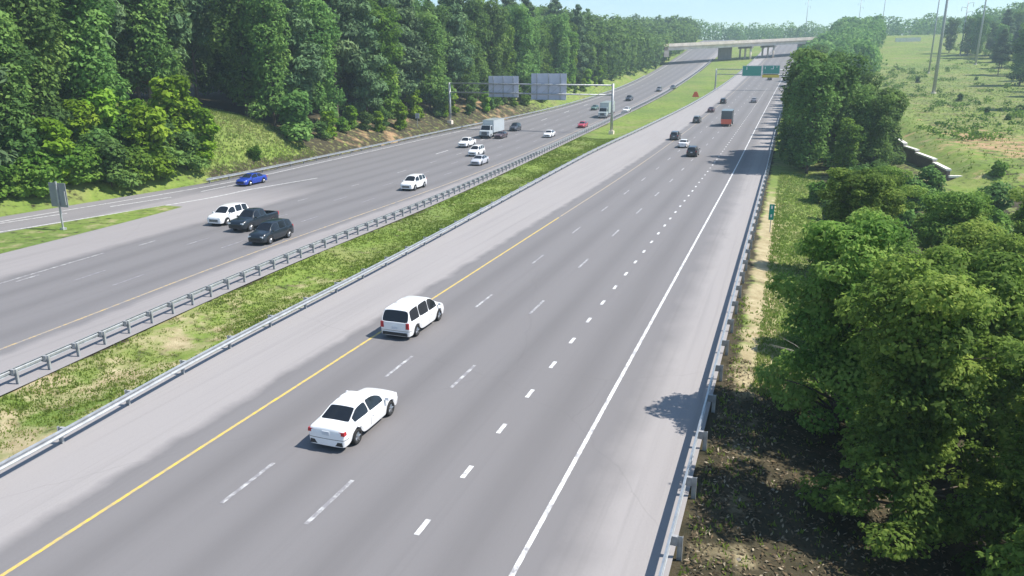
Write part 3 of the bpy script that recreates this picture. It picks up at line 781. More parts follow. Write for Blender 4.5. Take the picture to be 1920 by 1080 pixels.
# ------------------------------------------------------------------ vehicles
SPEC = {
 'sedan': dict(L=4.8, wheels=(-1.42, 1.42), wr=.335, tab=[  # y, w_mid, w_belt, z_belt, w_top, z_top
    (-2.40, .70, .66, .76, .58, .80), (-2.33, .86, .80, .95, .70, 1.00), (-1.72, .91, .84, .98, .70, 1.05), (-1.00, .93, .86, .96, .575, 1.40), (-.15, .93, .86, .94, .59, 1.46),
    (.42, .93, .86, .93, .575, 1.41), (1.22, .92, .84, .93, .70, 1.00), (2.08, .88, .78, .83, .62, .87), (2.33, .78, .68, .70, .52, .73), (2.40, .62, .56, .55, .46, .57)],
    win=[(-1.50, -.32), (-.32, .92)], wind=(.42, 1.22), rear=(-1.72, -1.00), z0=.25, gi=.022),
 'suv': dict(L=4.7, wheels=(-1.42, 1.40), wr=.37, tab=[
    (-2.35, .72, .68, .86, .62, .90), (-2.29, .88, .82, 1.06, .74, 1.12), (-2.02, .92, .85, 1.08, .64, 1.62), (-1.5, .94, .87, 1.07, .645, 1.72), (-.2, .94, .87, 1.05, .65, 1.76),
    (.50, .94, .87, 1.04, .62, 1.70), (1.30, .93, .86, 1.05, .74, 1.12), (2.02, .90, .80, .98, .66, 1.02), (2.28, .82, .72, .82, .58, .85), (2.35, .66, .6, .62, .5, .64)],
    win=[(-1.98, -1.12), (-1.12, -.12), (-.12, 1.0)], wind=(.50, 1.30), rear=(-2.29, -2.02), z0=.30),
 'minivan': dict(L=5.1, wheels=(-1.52, 1.50), wr=.35, tab=[
    (-2.55, .74, .72, .88, .66, .92), (-2.50, .93, .90, .98, .86, 1.02), (-2.22, .97, .92, 1.05, .78, 1.67), (-1.7, .98, .92, 1.03, .74, 1.72), (-.2, .98, .92, 1.0, .74, 1.75),
    (.65, .98, .92, .99, .70, 1.68), (1.62, .96, .90, 1.02, .78, 1.08), (2.25, .92, .82, .90, .66, .94), (2.48, .82, .72, .74, .56, .77), (2.55, .66, .6, .58, .5, .6)],
    win=[(-2.20, -1.10), (-1.10, .12), (.12, 1.25)], wind=(.65, 1.62), rear=(-2.50, -2.22), z0=.24, gi=.012),
 'pickup': dict(L=5.7, wheels=(-1.75, 1.80), wr=.41, tab=[
    (-2.85, .80, .78, .98, .74, 1.00), (-2.81, .94, .90, 1.12, .84, 1.16), (-2.55, .97, .92, 1.13, .86, 1.18), (-1.00, .98, .92, 1.13, .86, 1.18), (-.92, .98, .92, 1.13, .78, 1.24), (-.72, .98, .92, 1.13, .66, 1.78), (.15, .98, .92, 1.12, .68, 1.86),
    (.62, .98, .92, 1.12, .66, 1.80), (1.30, .98, .92, 1.14, .78, 1.20), (2.40, .96, .88, 1.08, .74, 1.12), (2.78, .88, .80, .92, .66, .95), (2.85, .72, .66, .66, .58, .68)],
    win=[(-.66, .10), (.10, 1.05)], wind=(.62, 1.30), rear=(-.92, -.72), bed=(-2.55, -1.00), z0=.40),
}
_shell = {}
def shell(kind, level):
    if (kind, level) in _shell: return _shell[kind, level]
    S = SPEC[kind]; tab = np.array(S['tab']); wr = S['wr']
    ys = set(float(t) for t in tab[:, 0])
    for w in S['wheels']:
        for d in (-wr - .09, -wr * .78, 0, wr * .78, wr + .09): ys.add(w + d)
    for a, b in S['win']: ys.add(a); ys.add(b)
    ys = sorted(ys); out = [ys[0]]
    keepy = set(float(t) for t in tab[:, 0]) | set(q for ab in S['win'] for q in ab)
    for q in ys[1:]:
        if q - out[-1] > .05: out.append(q)
        elif q in keepy: out[-1] = q
    ys = out
    ip = lambda c, y: float(np.interp(y, tab[:, 0], tab[:, c]))
    bm = bmesh.new(); rings = []
    for y in ys:
        wm, wb, zb, wt, zt = (ip(c, y) for c in range(1, 6)); z0 = S['z0']; arch = z0
        for w in S['wheels']:
            d = abs(y - w)
            if d < wr + .05: arch = max(arch, .30 + math.sqrt(max(0, (wr + .10) ** 2 - d * d)))
        zm = z0 + (zb - z0) * .55; zm = max(zm, arch + .06); zb_ = max(zb, zm + .06)
        zc = zt + .035
        half = [(wm - .05, arch), (wm, zm), (wb, zb_), (wt, max(zt, zb_ + .02)), (0, max(zc, zb_ + .04))]
        ring = [bm.verts.new((x, y, z)) for x, z in half] + [bm.verts.new((-x, y, z)) for x, z in half[-2::-1]]
        rings.append(ring)
    F_ = {}
    for i in range(len(ys) - 1):
        for j in range(8):
            F_[i, j] = bm.faces.new((rings[i][j], rings[i + 1][j], rings[i + 1][j + 1], rings[i][j + 1]))
    bm.faces.new(rings[0]); bm.faces.new(rings[-1][::-1])
    bm.normal_update()
    mid = lambda i: (ys[i] + ys[i + 1]) / 2
    def region(js, a, b): return [F_[i, j] for i in range(len(ys) - 1) for j in js if a < mid(i) < b]
    glass = []
    gi = S.get('gi', .035); groups = [((3, 4), S['wind'], 1, gi), ((3, 4), S['rear'], 2, gi)]
    for a, b in S['win']: groups += [((2,), (a, b), 3, gi), ((5,), (a, b), 3, gi)]
    if 'bed' in S: groups.append(((3, 4), S['bed'], 4, .05))
    for js, (a, b), mi, th in groups:
        fs = region(js, a, b)
        if not fs: continue
        bmesh.ops.inset_region(bm, faces=fs, thickness=th, depth=-.012 if mi != 4 else 0, use_even_offset=True)
        for f in fs: f.material_index = mi
        if mi == 4:
            r_ = bmesh.ops.extrude_face_region(bm, geom=fs); vs = [v for v in r_['geom'] if isinstance(v, bmesh.types.BMVert)]
            for v in vs: v.co.z -= .45
            for f in [f for f in r_['geom'] if isinstance(f, bmesh.types.BMFace)]: f.material_index = 4
            for f in fs:
                if f.is_valid: bm.faces.remove(f)
    bmesh.ops.recalc_face_normals(bm, faces=bm.faces)
    cl = bm.edges.layers.float.get('crease_edge') or bm.edges.layers.float.new('crease_edge')
    for e_ in bm.edges:
        ms_ = {f.material_index for f in e_.link_faces}
        if len(ms_) > 1 or (len(e_.link_faces) == 2 and ms_ == {0} and max(v.co.z for v in e_.verts) < S['z0'] + .02): e_[cl] = .85
        elif len(e_.link_faces) == 2 and e_.calc_face_angle(0) > .45: e_[cl] = .35
        elif len(e_.link_faces) == 1: e_[cl] = 1.0
    me = bpy.data.meshes.new('tmp'); bm.to_mesh(me); bm.free()
    ob = bpy.data.objects.new('tmp', me); COL.objects.link(ob)
    md = ob.modifiers.new('s', 'SUBSURF'); md.levels = level; md.render_levels = level
    dg = bpy.context.evaluated_depsgraph_get(); dg.update()
    ev = bpy.data.meshes.new_from_object(ob.evaluated_get(dg)); bpy.data.objects.remove(ob)
    bm = bmesh.new(); bm.from_mesh(ev); parts = {}
    for mi, nm in enumerate(('body', 'windscreen', 'rear_window', 'side_windows', 'load_bed')):
        idx = {}; vs = []; fs = []
        for f in bm.faces:
            if f.material_index != mi: continue
            q = []
            for v in f.verts:
                if v.index not in idx: idx[v.index] = len(vs); vs.append(tuple(v.co))
                q.append(idx[v.index])
            fs.append(q)
        if fs:
            if nm == 'side_windows':
                for sgn, sn in ((1, 'side_window'), (-1, 'side_window')):
                    sel = [q for q in fs if sum(vs[k][0] for k in q) * sgn > 0]
                    parts.setdefault('side_window', []).append((vs, sel))
            else: parts[nm] = [(vs, fs)]
    bm.free()
    _shell[kind, level] = parts
    return parts

def wheel_meshes(r):
    b = MB(); n = 20; w = .11; vs = []
    prof = [(r * .62, w), (r * .92, w), (r, w * .7), (r, -w * .7), (r * .92, -w), (r * .62, -w)]
    for k in range(n):
        a = 2 * math.pi * k / n
        vs += [(x, q * math.cos(a), q * math.sin(a)) for q, x in prof]
    m = len(prof); fs = [(k * m + i, k * m + (i + 1) % m, ((k + 1) % n) * m + (i + 1) % m, ((k + 1) % n) * m + i) for k in range(n) for i in range(m)]
    b.add(vs, fs); tyre = b.mesh('wheel', TYRE, True)
    c = MB()
    c.tube([(-w * .6, 0, 0), (w * .6, 0, 0)], r * .63, 16)
    for k in range(5):
        a = 2 * math.pi * k / 5
        for s in (-1, 1):
            c.tube([(s * w * .62, 0, 0), (s * w * .75, math.cos(a) * r * .58, math.sin(a) * r * .58)], [.05, .035], 5)
    return tyre, c.mesh('rim', RIM)
_wh = {}
_spec_mesh = {}
def small(name, mat, key, fn):
    if key not in _spec_mesh:
        b = MB(); fn(b); _spec_mesh[key] = b.mesh(name, mat)
    return _spec_mesh[key]

def pitch_of(y): return math.atan((float(P(y + 2)) - float(P(y - 2))) / 4)

def place(root, x, y, back, rz=0.0):
    root.location = (x, y, float(P(y)) + .008)
    root.rotation_euler = ((-1 if back else 1) * pitch_of(y), 0, rz + (math.pi if back else 0))

def car(kind, col, px, py, label, back=False, level=1, drift=0.0, cname=None, name=None, group=None):
    S = SPEC[kind]; L = S['L']; pn = cname
    M = paint(pn, col)
    MB_ = M
    if level >= 2:
        a0, a1 = S['win'][-2], S['win'][-1]; ta = S['tab']
        pn = pn + '_' + kind
        MB_ = paint_seams('paint_' + pn, col, [a0[0] + .05, a0[1], a1[1] + .12], S['z0'] + .12, ta[3][3], ta[3][1] * .8, -S['L'] / 2 + .35, S['z0'] + .30)
    x, y, z = at(px, py, .2); yc = y + L / 2; xc = x + drift
    nm = name or {'sedan': 'sedan_car', 'suv': 'sport_utility_car', 'minivan': 'minivan', 'pickup': 'pickup_truck'}[kind]
    root = thing(nm, label, {'pickup': 'pickup', 'minivan': 'van'}.get(kind, 'car'), group=group)
    slope = (float(R_white(yc + 3)) - float(R_white(yc - 3))) / 6 if not back else (float(Y_left(yc + 3)) - float(Y_left(yc - 3))) / 6
    place(root, xc, yc, back, -math.atan(slope))
    for pname, lst in shell(kind, level).items():
        for vs, fs in lst:
            mat = MB_ if pname == 'body' else DARK if pname == 'load_bed' else GLASS
            k = (kind, level, pname, len(fs), id(fs), pn if pname == 'body' else '')
            if k not in _spec_mesh:
                me = bpy.data.meshes.new(pname); used = sorted({i for f in fs for i in f}); mp = {i: j for j, i in enumerate(used)}
                me.from_pydata([vs[i] for i in used], [], [[mp[i] for i in f] for f in fs]); me.materials.append(mat); me.shade_smooth(); _spec_mesh[k] = me
            mesh_obj(pname, _spec_mesh[k], root)
    tab = np.array(S['tab']); wr = S['wr']
    if wr not in _wh: _wh[wr] = wheel_meshes(wr)
    wm = float(tab[4, 1])
    for w in S['wheels']:
        for s in (-1, 1):
            o = mesh_obj('wheel', _wh[wr][0], root); o.location = (s * (wm - .13), w, wr); mesh_obj('rim', _wh[wr][1], o)
    def under(b):
        b.box((0, 0, S['z0'] + .22), (wm * 1.5, L * .9, .36))
        for w in S['wheels']: b.box((0, w, .52), (wm * 1.66, wr * 2 + .1, .36))
    mesh_obj('underbody', small('underbody', DARK, (kind, 'u'), under), root)
    zt = float(tab[1, 3]) - .12; wt = float(tab[1, 2])
    tall = kind in ('suv', 'minivan', 'pickup')
    for s in (-1, 1):
        mesh_obj('tail_light', small('tail_light', REDL, (kind, 't', s), lambda b: b.box((s * (wt - .10), -L / 2 + .13, zt), (.20 if tall else .30, .20, .34 if tall else .15), 0, .9)), root)
        mesh_obj('headlight', small('headlight', WHTL, (kind, 'h', s), lambda b: b.box((s * (float(tab[-2, 2]) - .12), L / 2 - .17, float(tab[-2, 3]) - .06), (.32, .26, .13), 0, .85)), root)
        def mir(b):
            yy = S['wind'][1] - .25; zz = float(np.interp(yy, tab[:, 0], tab[:, 3])) + .08
            b.box((s * (wm + .06), yy, zz), (.20, .12, .14), 0, .8)
        mesh_obj('wing_mirror', small('wing_mirror', M, (kind, 'm', s, pn), mir), root)
    mesh_obj('rear_bumper', small('rear_bumper', DARK, (kind, 'rb'), lambda b: b.box((0, -L / 2 + .12, S['z0'] + .12), (wm * 1.62, .22, .17), 0, .96)), root)
    mesh_obj('number_plate', small('number_plate', PLATE, (kind, 'np'), lambda b: b.box((0, -L / 2 + .02, zt - (.04 if not tall else .12)), (.34, .05, .17))), root)
    def gr(b):
        for k in range(3): b.box((0, L / 2 - .06, S['z0'] + .16 + k * .09), (wm * 1.05, .14, .06))
    mesh_obj('grille', small('grille', DARK, (kind, 'g'), gr), root)
    if level >= 2:
        for s in (-1, 1):
            for k, (a, c) in enumerate(S['win'][-2:]):
                mesh_obj('door_handle', small('door_handle', M, (kind, 'dh', pn, s, k), lambda b: b.box((s * (wm - .005), a + .2, S['z0'] + (float(tab[4, 3]) - S['z0']) * .72), (.05, .16, .03))), root)
    return root

CW = (.80, .80, .81)
car('sedan', CW, 612, 838, 'white saloon car in the second lane, nearest to the camera', level=2, cname='white')
car('minivan', CW, 740, 632, 'white van with a big dark rear window straddling the yellow line', level=2, cname='white')
car('suv', (.05, .055, .065), 1263, 262, 'dark grey car left of the small white one on the near carriageway', cname='dark_grey')
car('sedan', CW, 1279, 276, 'small white car among dark cars far up the near carriageway', cname='white')
car('suv', (.012, .014, .018), 1296, 293, 'black car just behind the small white one on the near carriageway', cname='black')
car('suv', (.07, .08, .08), 1305, 230, 'grey car between the dark red car and the dark grey car in the left lane', cname='slate')
car('sedan', (.09, .035, .045), 1332, 210, 'dark maroon car left of the truck with the red tail', cname='maroon')
car('suv', (.02, .03, .03), 1355, 194, 'small black car right ahead of the truck with the red tail', cname='black')
car('sedan', (.22, .21, .23), 1413, 192, 'lone grey car in the right lanes beyond the truck', cname='grey')
car('suv', (.06, .06, .065), 1443, 150, 'tiny dark car under the green and yellow overhead sign', cname='dark_grey')
# oncoming side
car('sedan', (.012, .045, .33), 444, 347, 'bright blue car on the ramp lane beside the wood', True, drift=.5, cname='blue')
car('suv', CW, 400, 421, 'white car partly hidden behind the black pickup', True, cname='white')
car('pickup', (.010, .016, .024), 441, 433, 'black pickup beside the white car on the far carriageway', True, cname='teal_black')
car('suv', (.010, .016, .024), 478, 457, 'dark blue-black car next to the yellow line, nearest on the far carriageway', True, cname='teal_black')
car('suv', CW, 760, 356, 'white car alone in the inner lane of the far carriageway', True, cname='white')
car('pickup', CW, 865, 276, 'white pickup at the outer side of the far carriageway in front of the pale truck', True, cname='white')
car('suv', CW, 884, 292, 'white car between the silver car and the white pickup', True, cname='white')
car('sedan', (.50, .51, .56), 889, 309, 'silver car following the lone white car in the inner lane', True, cname='silver')
car('sedan', (.06, .03, .035), 932, 259, 'dark brown car close beside the pale truck', True, cname='brown')
car('suv', (.05, .055, .07), 960, 245, 'charcoal car just behind the pale truck', True, cname='charcoal')
car('sedan', CW, 1024, 257, 'low white car behind the gantry sign in the inner lanes', True, cname='white')
car('sedan', (.42, .03, .05), 1088, 239, 'red car left of the gantry post in the inner lane', True, cname='red')
car('sedan', (.10, .17, .13), 1112, 206, 'green-grey car left of the truck behind the gantry post', True, cname='green_grey')
car('pickup', (.05, .055, .065), 1177, 189, 'dark pickup on the far carriageway right of the gantry', True, cname='charcoal')
car('sedan', CW, 1172, 210, 'small white car near the dark pickup right of the gantry post', True, cname='white')
car('suv', (.16, .17, .19), 1234, 171, 'grey car side by side with a small dark one near the bridge', True, cname='mid_grey')
car('sedan', (.05, .05, .06), 1260, 167, 'small dark car nearest the bridge on the far carriageway', True, cname='dark_grey')

def truck(px, py, label, body, cab, L, Hh, back, red=False, grille=False):
    x, y, z = at(px, py, .2); yc = y + L / 2
    root = thing('box_truck', label, 'truck'); place(root, x, yc, back)
    wt, rm = wheel_meshes(.5) if 't' not in _wh else _wh['t']; _wh['t'] = (wt, rm)
    z0 = 1.15
    bx = MB(); Lb = L - 2.4
    bx.box((0, -L / 2 + Lb / 2, z0 + (Hh - z0) / 2), (2.5, Lb, Hh - z0))
    for k in range(int(Lb / .8)):
        for s in (-1, 1): bx.box((s * 1.255, -L / 2 + .4 + k * .8, z0 + (Hh - z0) / 2), (.03, .05, Hh - z0 - .1))
    bx.box((0, -L / 2 + Lb / 2, Hh + .01), (2.54, Lb + .04, .05))
    bx.build('cargo_box', body, root)
    cb = MB(); yf = L / 2
    prof = [(-2.25, .6), (-2.25, 2.75), (-1.2, 2.8), (-.75, 1.75), (-.05, 1.6), (0, .55)]
    vs = [(s * (1.12 if zz < 2 else 1.0), yf + a, zz) for s in (-1, 1) for a, zz in prof]
    n = len(prof); fs = [tuple(range(n))[::-1], tuple(range(n, 2 * n))] + [(k, (k + 1) % n, n + (k + 1) % n, n + k) for k in range(n)]
    cb.add(vs, fs); cb.build('cab', cab, root)
    w = MB(); w.add([(-.92, yf - 1.15, 2.68), (.92, yf - 1.15, 2.68), (1.0, yf - .76, 1.82), (-1.0, yf - .76, 1.82)], [(0, 1, 2, 3)])
    for v in range(4): w.v[v] = (w.v[v][0], w.v[v][1] + .02, w.v[v][2] + .01)
    w.build('windscreen', GLASS, root)
    for s in (-1, 1):
        q = MB(); q.add([(s * 1.03, yf - 2.0, 2.6), (s * 1.03, yf - 1.35, 2.6), (s * 1.125, yf - 1.0, 1.8), (s * 1.125, yf - 2.0, 1.8)], [(0, 1, 2, 3)]); q.build('side_window', GLASS, root)
        MB().box((s * .85, yf + .01, 1.0), (.34, .1, .2)).build('headlight', WHTL, root)
        MB().box((s * 1.1, -L / 2 - .03, 1.0), (.2, .08, .16)).build('tail_light', REDL, root)
        for yy in (yf - 1.1, -L / 2 + 1.3, -L / 2 + 2.4):
            o = mesh_obj('wheel', wt, root); o.location = (s * 1.05, yy, .5); mesh_obj('rim', rm, o)
    gb = MB()
    for k in range(5): gb.box((-.5 + .25 * k, yf + .02, 1.15), (.13, .1, .62))
    gb.build('grille', DARK, root)
    MB().box((0, 0, .85), (1.0, L * .94, .5)).build('chassis', DARK, root)
    MB().box((0, yf + .03, .6), (2.3, .2, .28)).build('front_bumper', RIM if grille else DARK, root)
    tg = MB(); tg.box((0, -L / 2 - .09, 1.2 if red else .72), (2.4, .12, 1.15 if red else .25))
    tg.build('tail_lift' if red else 'rear_bumper', paint('signal_red', (.85, .13, .06)) if red else DARK, root)
    return root
truck(1361, 236, 'tall dark truck with a bright red tail on the near carriageway', paint('truck_slate', (.075, .095, .11)), paint('truck_slate', (.1, .1, .1)), 8.0, 3.7, False, True)
truck(908, 259, 'pale blue-grey truck beside the dark brown car on the far carriageway', paint('truck_pale', (.50, .55, .58)), paint('truck_pale', (.5, .5, .5)), 9.0, 3.7, True)
truck(1129, 221, 'pale grey truck with a dark grille just left of the gantry post', paint('truck_cloud', (.46, .52, .53)), paint('truck_cloud', (.5, .5, .5)), 10.0, 4.0, True, grille=True)

# ------------------------------------------------------------------ signs
def px2x(px, Y, z):
    d = (px - 960) / F
    # solve X for a point (X, Y, z)
    zz = z - CH; lo, hi = -400.0, 400.0
    for _ in range(60):
        m_ = (lo + hi) / 2; f = -sy * m_ + cy * Y; r_ = cy * m_ + sy * Y; dep = f * cp - zz * sp
        if r_ / dep < d: lo = m_
        else: hi = m_
    return lo

def gantry(name, label, xa, xb, Y, zlo, zhi, r=.16, right=True):
    za, zb = Hs(xa, Y), Hs(xb, Y)
    root = thing(name, label, 'sign gantry', (xa, Y, za))
    posts = [(0.0, 0.0)] + ([(xb - xa, zb - za)] if right else [])
    for dx, dz in posts:
        b = MB(); b.tube([(dx, 0, dz - .2), (dx, 0, zhi - za + .15)], [.34, .26], 12); b.build('post', STEELP, root, True)
        MB().box((dx, 0, dz + .25), (1.1, 1.1, .9)).build('footing', CONC, root)
    for zz in (zlo, zhi):
        b = MB(); b.tube([(0, 0, zz - za), (xb - xa, 0, zz - za - .25)], r, 8); b.build('chord', STEELP, root, True)
    b = MB(); n = int(abs(xb - xa) / 2.2)
    for k in range(n):
        xk = (xb - xa) * (k + .5) / n; xk2 = (xb - xa) * (k + 1.5) / n if k < n - 1 else xk
        b.tube([(xk, 0, zlo - za), (xk2, 0, zhi - za - .2)], .035, 5)
    b.build('bracing', STEELP, root)
    return root, za

YG = 172.6
g1, zg = gantry('sign_gantry', 'long steel gantry over the far carriageway carrying two grey sign backs', -77.0, -37.1, YG, 9.4, 11.5)
for (pa, pb, za, zb_) in ((915, 971, 8.4, 13.2), (995, 1061, 7.9, 13.8)):
    xa, xb = px2x(pa, YG, 10.5), px2x(pb, YG, 10.5)
    b = MB(); b.box(((xa + xb) / 2 + 77, .45, (za + zb_) / 2 - zg), (xb - xa, .06, zb_ - za))
    o = b.build('sign_panel', ALU, g1)
    c = MB(); nn = 3
    for k in range(nn): c.box((xa + 77 + (xb - xa) * (k + .5) / nn, .28, (za + zb_) / 2 - zg), (.14, .22, zb_ - za - .3))
    c.box(((xa + xb) / 2 + 77, .10, za - zg + .05), (xb - xa, .7, .1))
    c.build('sign_bracket', STEELP, o)

YG2 = 318
xl = px2x(1341, YG2, 8); xr = float(R_guard(YG2)) + 2.2
g2, zg2 = gantry('sign_gantry', 'far gantry over the near carriageway with two green signs, one with a yellow strip', xl, xr, YG2, 12.7, 14.6)
panels = ((1392, 1428, 12.0, 15.9, False), (1430, 1462, 11.5, 16.0, True))
for (pa, pb, za, zb_, yel) in panels:
    xa, xb = px2x(pa, YG2, 14), px2x(pb, YG2, 14); cx = (xa + xb) / 2 - xl; w = xb - xa
    lo = za + (1.35 if yel else 0)
    o = MB().box((cx, -.5, (lo + zb_) / 2 - zg2), (w, .08, zb_ - lo)).build('sign_panel', GREEN, g2)
    f = MB()                                   # white border and message marks
    for (bx, bz, bw, bh) in ((0, zb_ - .12, w - .2, .09), (0, lo + .12, w - .2, .09)): f.box((cx + bx, -.56, bz - zg2), (bw, .03, bh))
    for s in (-1, 1): f.box((cx + s * (w / 2 - .1), -.56, (lo + zb_) / 2 - zg2), (.09, .03, zb_ - lo - .2))
    if not yel:
        f.box((cx - w * .27, -.56, zb_ - 1.0 - zg2), (.28, .03, 1.1))
        f.box((cx - w * .27 - .1, -.56, zb_ - .7 - zg2), (.3, .03, .2))
    else:
        f.box((cx - w * .36, -.56, zb_ - .95 - zg2), (.26, .03, .9))
        f.box((cx + w * .12, -.56, zb_ - .75 - zg2), (.28, .03, .95)); f.box((cx + w * .05, -.56, zb_ - 1.3 - zg2), (1.0, .03, .22)); f.box((cx + w * .32, -.56, zb_ - .62 - zg2), (.22, .03, .5))
    f.build('legend', WHTS, o)
    if yel:
        MB().box((cx, -.5, za + .52 - zg2), (w, .08, 1.04)).build('sign_strip', YELS, g2)
        MB().box((cx, -.5, za + 1.2 - zg2), (w * .9, .09, .26)).build('sign_divider', plain('sign_brown', (.10, .03, .03), .5), g2)

def roadside(name, label, cat, x, y, parts, group=None):
    root = thing(name, label, cat, (x, y, Hs(x, y)), 0, group)
    for nm, mat, boxes in parts:
        b = MB()
        for q in boxes: b.box(*q)
        b.build(nm, mat, root)
    return root
x, y, z = at(119, 431)
roadside('gore_sign', 'grey back of a square sign on a post in the grass wedge beside the ramp', 'sign', x, y, [
    ('sign_panel', ALUD, [((-.05, .12, 3.35), (2.1, .05, 2.3))]), ('post', STEELP, [((0, 0, 2.3), (.14, .12, 4.7))]), ('post', STEELP, [((.85, .04, 3.1), (.08, .08, 1.3))]), ('base_plate', STEELP, [((0, 0, .1), (.45, .4, .2))])])
x, y, z = at(783, 240)
roadside('small_sign', 'small pale sign on a thin post at the clay bank before the wood', 'sign', x, y, [
    ('sign_panel', ALU, [((0, .05, 2.6), (1.0, .04, 1.1))]), ('post', STEELP, [((0, 0, 1.5), (.10, .08, 3.0))])])
x, y, z = at(1443, 436)
roadside('mile_marker', 'narrow green marker plate on a post behind the right guardrail', 'sign', x, y, [
    ('marker_plate', GREEN, [((0, -.04, 1.95), (.46, .03, 1.5))]), ('post', STEELP, [((0, 0, 1.3), (.07, .05, 2.6))]), ('legend', WHTS, [((0, -.065, 2.42), (.16, .02, .30)), ((0, -.065, 1.6), (.14, .02, .28))])])
x, y = px2x(1502, 480, 24) , 480
roadside('guide_sign', 'small green sign at the right of the road just before the bridge', 'sign', x, y, [
    ('sign_panel', GREEN, [((0, -.1, 5.2), (4.6, .08, 3.0))]), ('post', STEELP, [((-1.4, 0, 2.6), (.2, .16, 5.6))]), ('post', STEELP, [((1.4, 0, 2.6), (.2, .16, 5.6))])])
x, y, z = at(1304, 184)
root = thing('warning_sign', 'orange warning sign standing in the grass median', 'sign', (x, y, z))
b = MB(); b.add([(-1.25, 0, .35), (1.25, 0, .35), (.45, 0, 2.2), (-.45, 0, 2.2), (-1.25, .05, .35), (1.25, .05, .35), (.45, .05, 2.2), (-.45, .05, 2.2)], [(0, 1, 2, 3), (7, 6, 5, 4), (0, 4, 5, 1), (1, 5, 6, 2), (2, 6, 7, 3), (3, 7, 4, 0)])
b.build('sign_panel', ORANGE, root)
b = MB(); b.tube([(-.5, .1, 0), (-.2, .1, 1.4)], .04, 6); b.tube([(.5, .1, 0), (.2, .1, 1.4)], .04, 6); b.build('stand', STEELP, root)

# ------------------------------------------------------------------ overpass
ax, ay, bx_, by_ = -76.0, 438.0, 22.0, 514.0
za, zb_ = 24.6, 30.6
ang = math.atan2(by_ - ay, bx_ - ax); LB = math.hypot(bx_ - ax, by_ - ay); gr_ = (zb_ - za) / LB
br_ = thing('overpass_bridge', 'pale concrete overpass crossing both carriageways in the distance', 'bridge', (ax, ay, za), ang)
zz = lambda u: gr_ * u
def span(b, u0, u1, w0, w1, h0, h1):
    vs = [(u, w, zz(u) + h) for u in (u0, u1) for w, h in ((w0, h0), (w1, h0), (w1, h1), (w0, h1))]
    b.add(vs, [(0, 1, 2, 3), (7, 6, 5, 4), (0, 4, 5, 1), (1, 5, 6, 2), (2, 6, 7, 3), (3, 7, 4, 0)])
def u_of(px):
    lo, hi = -20.0, LB + 30
    for _ in range(50):
        m_ = (lo + hi) / 2; X = ax + m_ * math.cos(ang); Yq = ay + m_ * math.sin(ang); z_ = za + zz(m_) - CH
        f_ = -sy * X + cy * Yq; r_ = cy * X + sy * Yq
        if 960 + F * r_ / (f_ * cp - z_ * sp) < px: lo = m_
        else: hi = m_
    return lo
U0 = u_of(1254)
b = MB(); span(b, U0, LB + 14, 0, 14, .95, 1.25); b.build('deck', CONC, br_)
for w in (-.15, 13.85): b = MB(); span(b, U0, LB + 14, w, w + .3, 1.26, 2.85); b.build('parapet', CONC, br_)
for w in (.7, 3.8, 6.9, 10.0, 12.8): b = MB(); span(b, U0, LB + 14, w, w + .45, -.75, .94); b.build('girder', CONC, br_)
def pier(u):
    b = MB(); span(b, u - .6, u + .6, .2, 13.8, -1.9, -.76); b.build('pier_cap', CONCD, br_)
    for w in (1.8, 7.0, 12.2):
        X = ax + u * math.cos(ang) - w * math.sin(ang); Yq = ay + u * math.sin(ang) + w * math.cos(ang)
        zb2 = float(P(Yq)) - za - 1
        b = MB(); b.tube([(u, w, zb2), (u, w, zz(u) - 1.9)], .55, 12); b.build('pier_column', CONC, br_, True)
pier(u_of(1412)); pier(u_of(1455))
for u in (U0 - 1.6, u_of(1530)):
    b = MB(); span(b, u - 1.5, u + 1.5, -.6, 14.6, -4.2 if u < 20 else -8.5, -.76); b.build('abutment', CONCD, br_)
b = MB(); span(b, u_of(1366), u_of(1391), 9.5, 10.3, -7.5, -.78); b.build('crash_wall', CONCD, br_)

# far pale barrier right of the belt of trees
pA, pB = at(1678, 79), at(1726, 77.5)
b = MB(); b.sweep([(-.25, -.3), (.25, -.3), (.16, 2.4), (-.16, 2.4)], [pA, ((pA[0] + pB[0]) / 2, (pA[1] + pB[1]) / 2, (pA[2] + pB[2]) / 2), pB], True)
o = b.build('concrete_barrier', COPING); tag(o, 'distant pale barrier at the top end of the meadow', 'barrier')

# stepped retaining wall
wp = [(1650, 222, 2.2), (1674, 254, 2.1), (1697, 275, 1.9), (1719, 288, 1.6), (1752, 306, 1.2), (1778, 327, .8)]
W = [Vector(at(a, c, d)) + Vector((0, 0, 0)) for a, c, d in wp]
root = thing('retaining_wall', 'stepped dark wall with pale coping beside the meadow', 'wall', W[-1])
for k in range(len(W) - 1):
    p0, p1 = W[k] - W[-1], W[k + 1] - W[-1]; p0.z = p1.z = (p0.z + p1.z) / 2 - 2
    hh = wp[k][2] + 2
    b = MB(); b.sweep([(-.2, 0), (.2, 0), (.2, hh), (-.2, hh)], [p0, p1], True); b.build('wall_panel', WALLM, root)
    b = MB(); b.sweep([(-.33, hh + .003), (.33, hh + .003), (.33, hh + .25), (-.33, hh + .25)], [p0, p1], True); b.build('coping', COPING, root)
p0 = W[-1] - W[-1]; b = MB(); b.sweep([(-.33, .4), (.33, .4), (.33, .65), (-.33, .65)], [(0, 0, 0), (2.4, .6, 0)], True); b.build('coping', COPING, root)
b = MB(); b.sweep([(-.2, -2), (.2, -2), (.2, .39), (-.2, .39)], [(0, 0, 0), (2.4, .6, 0)], True); b.build('wall_panel', WALLM, root)

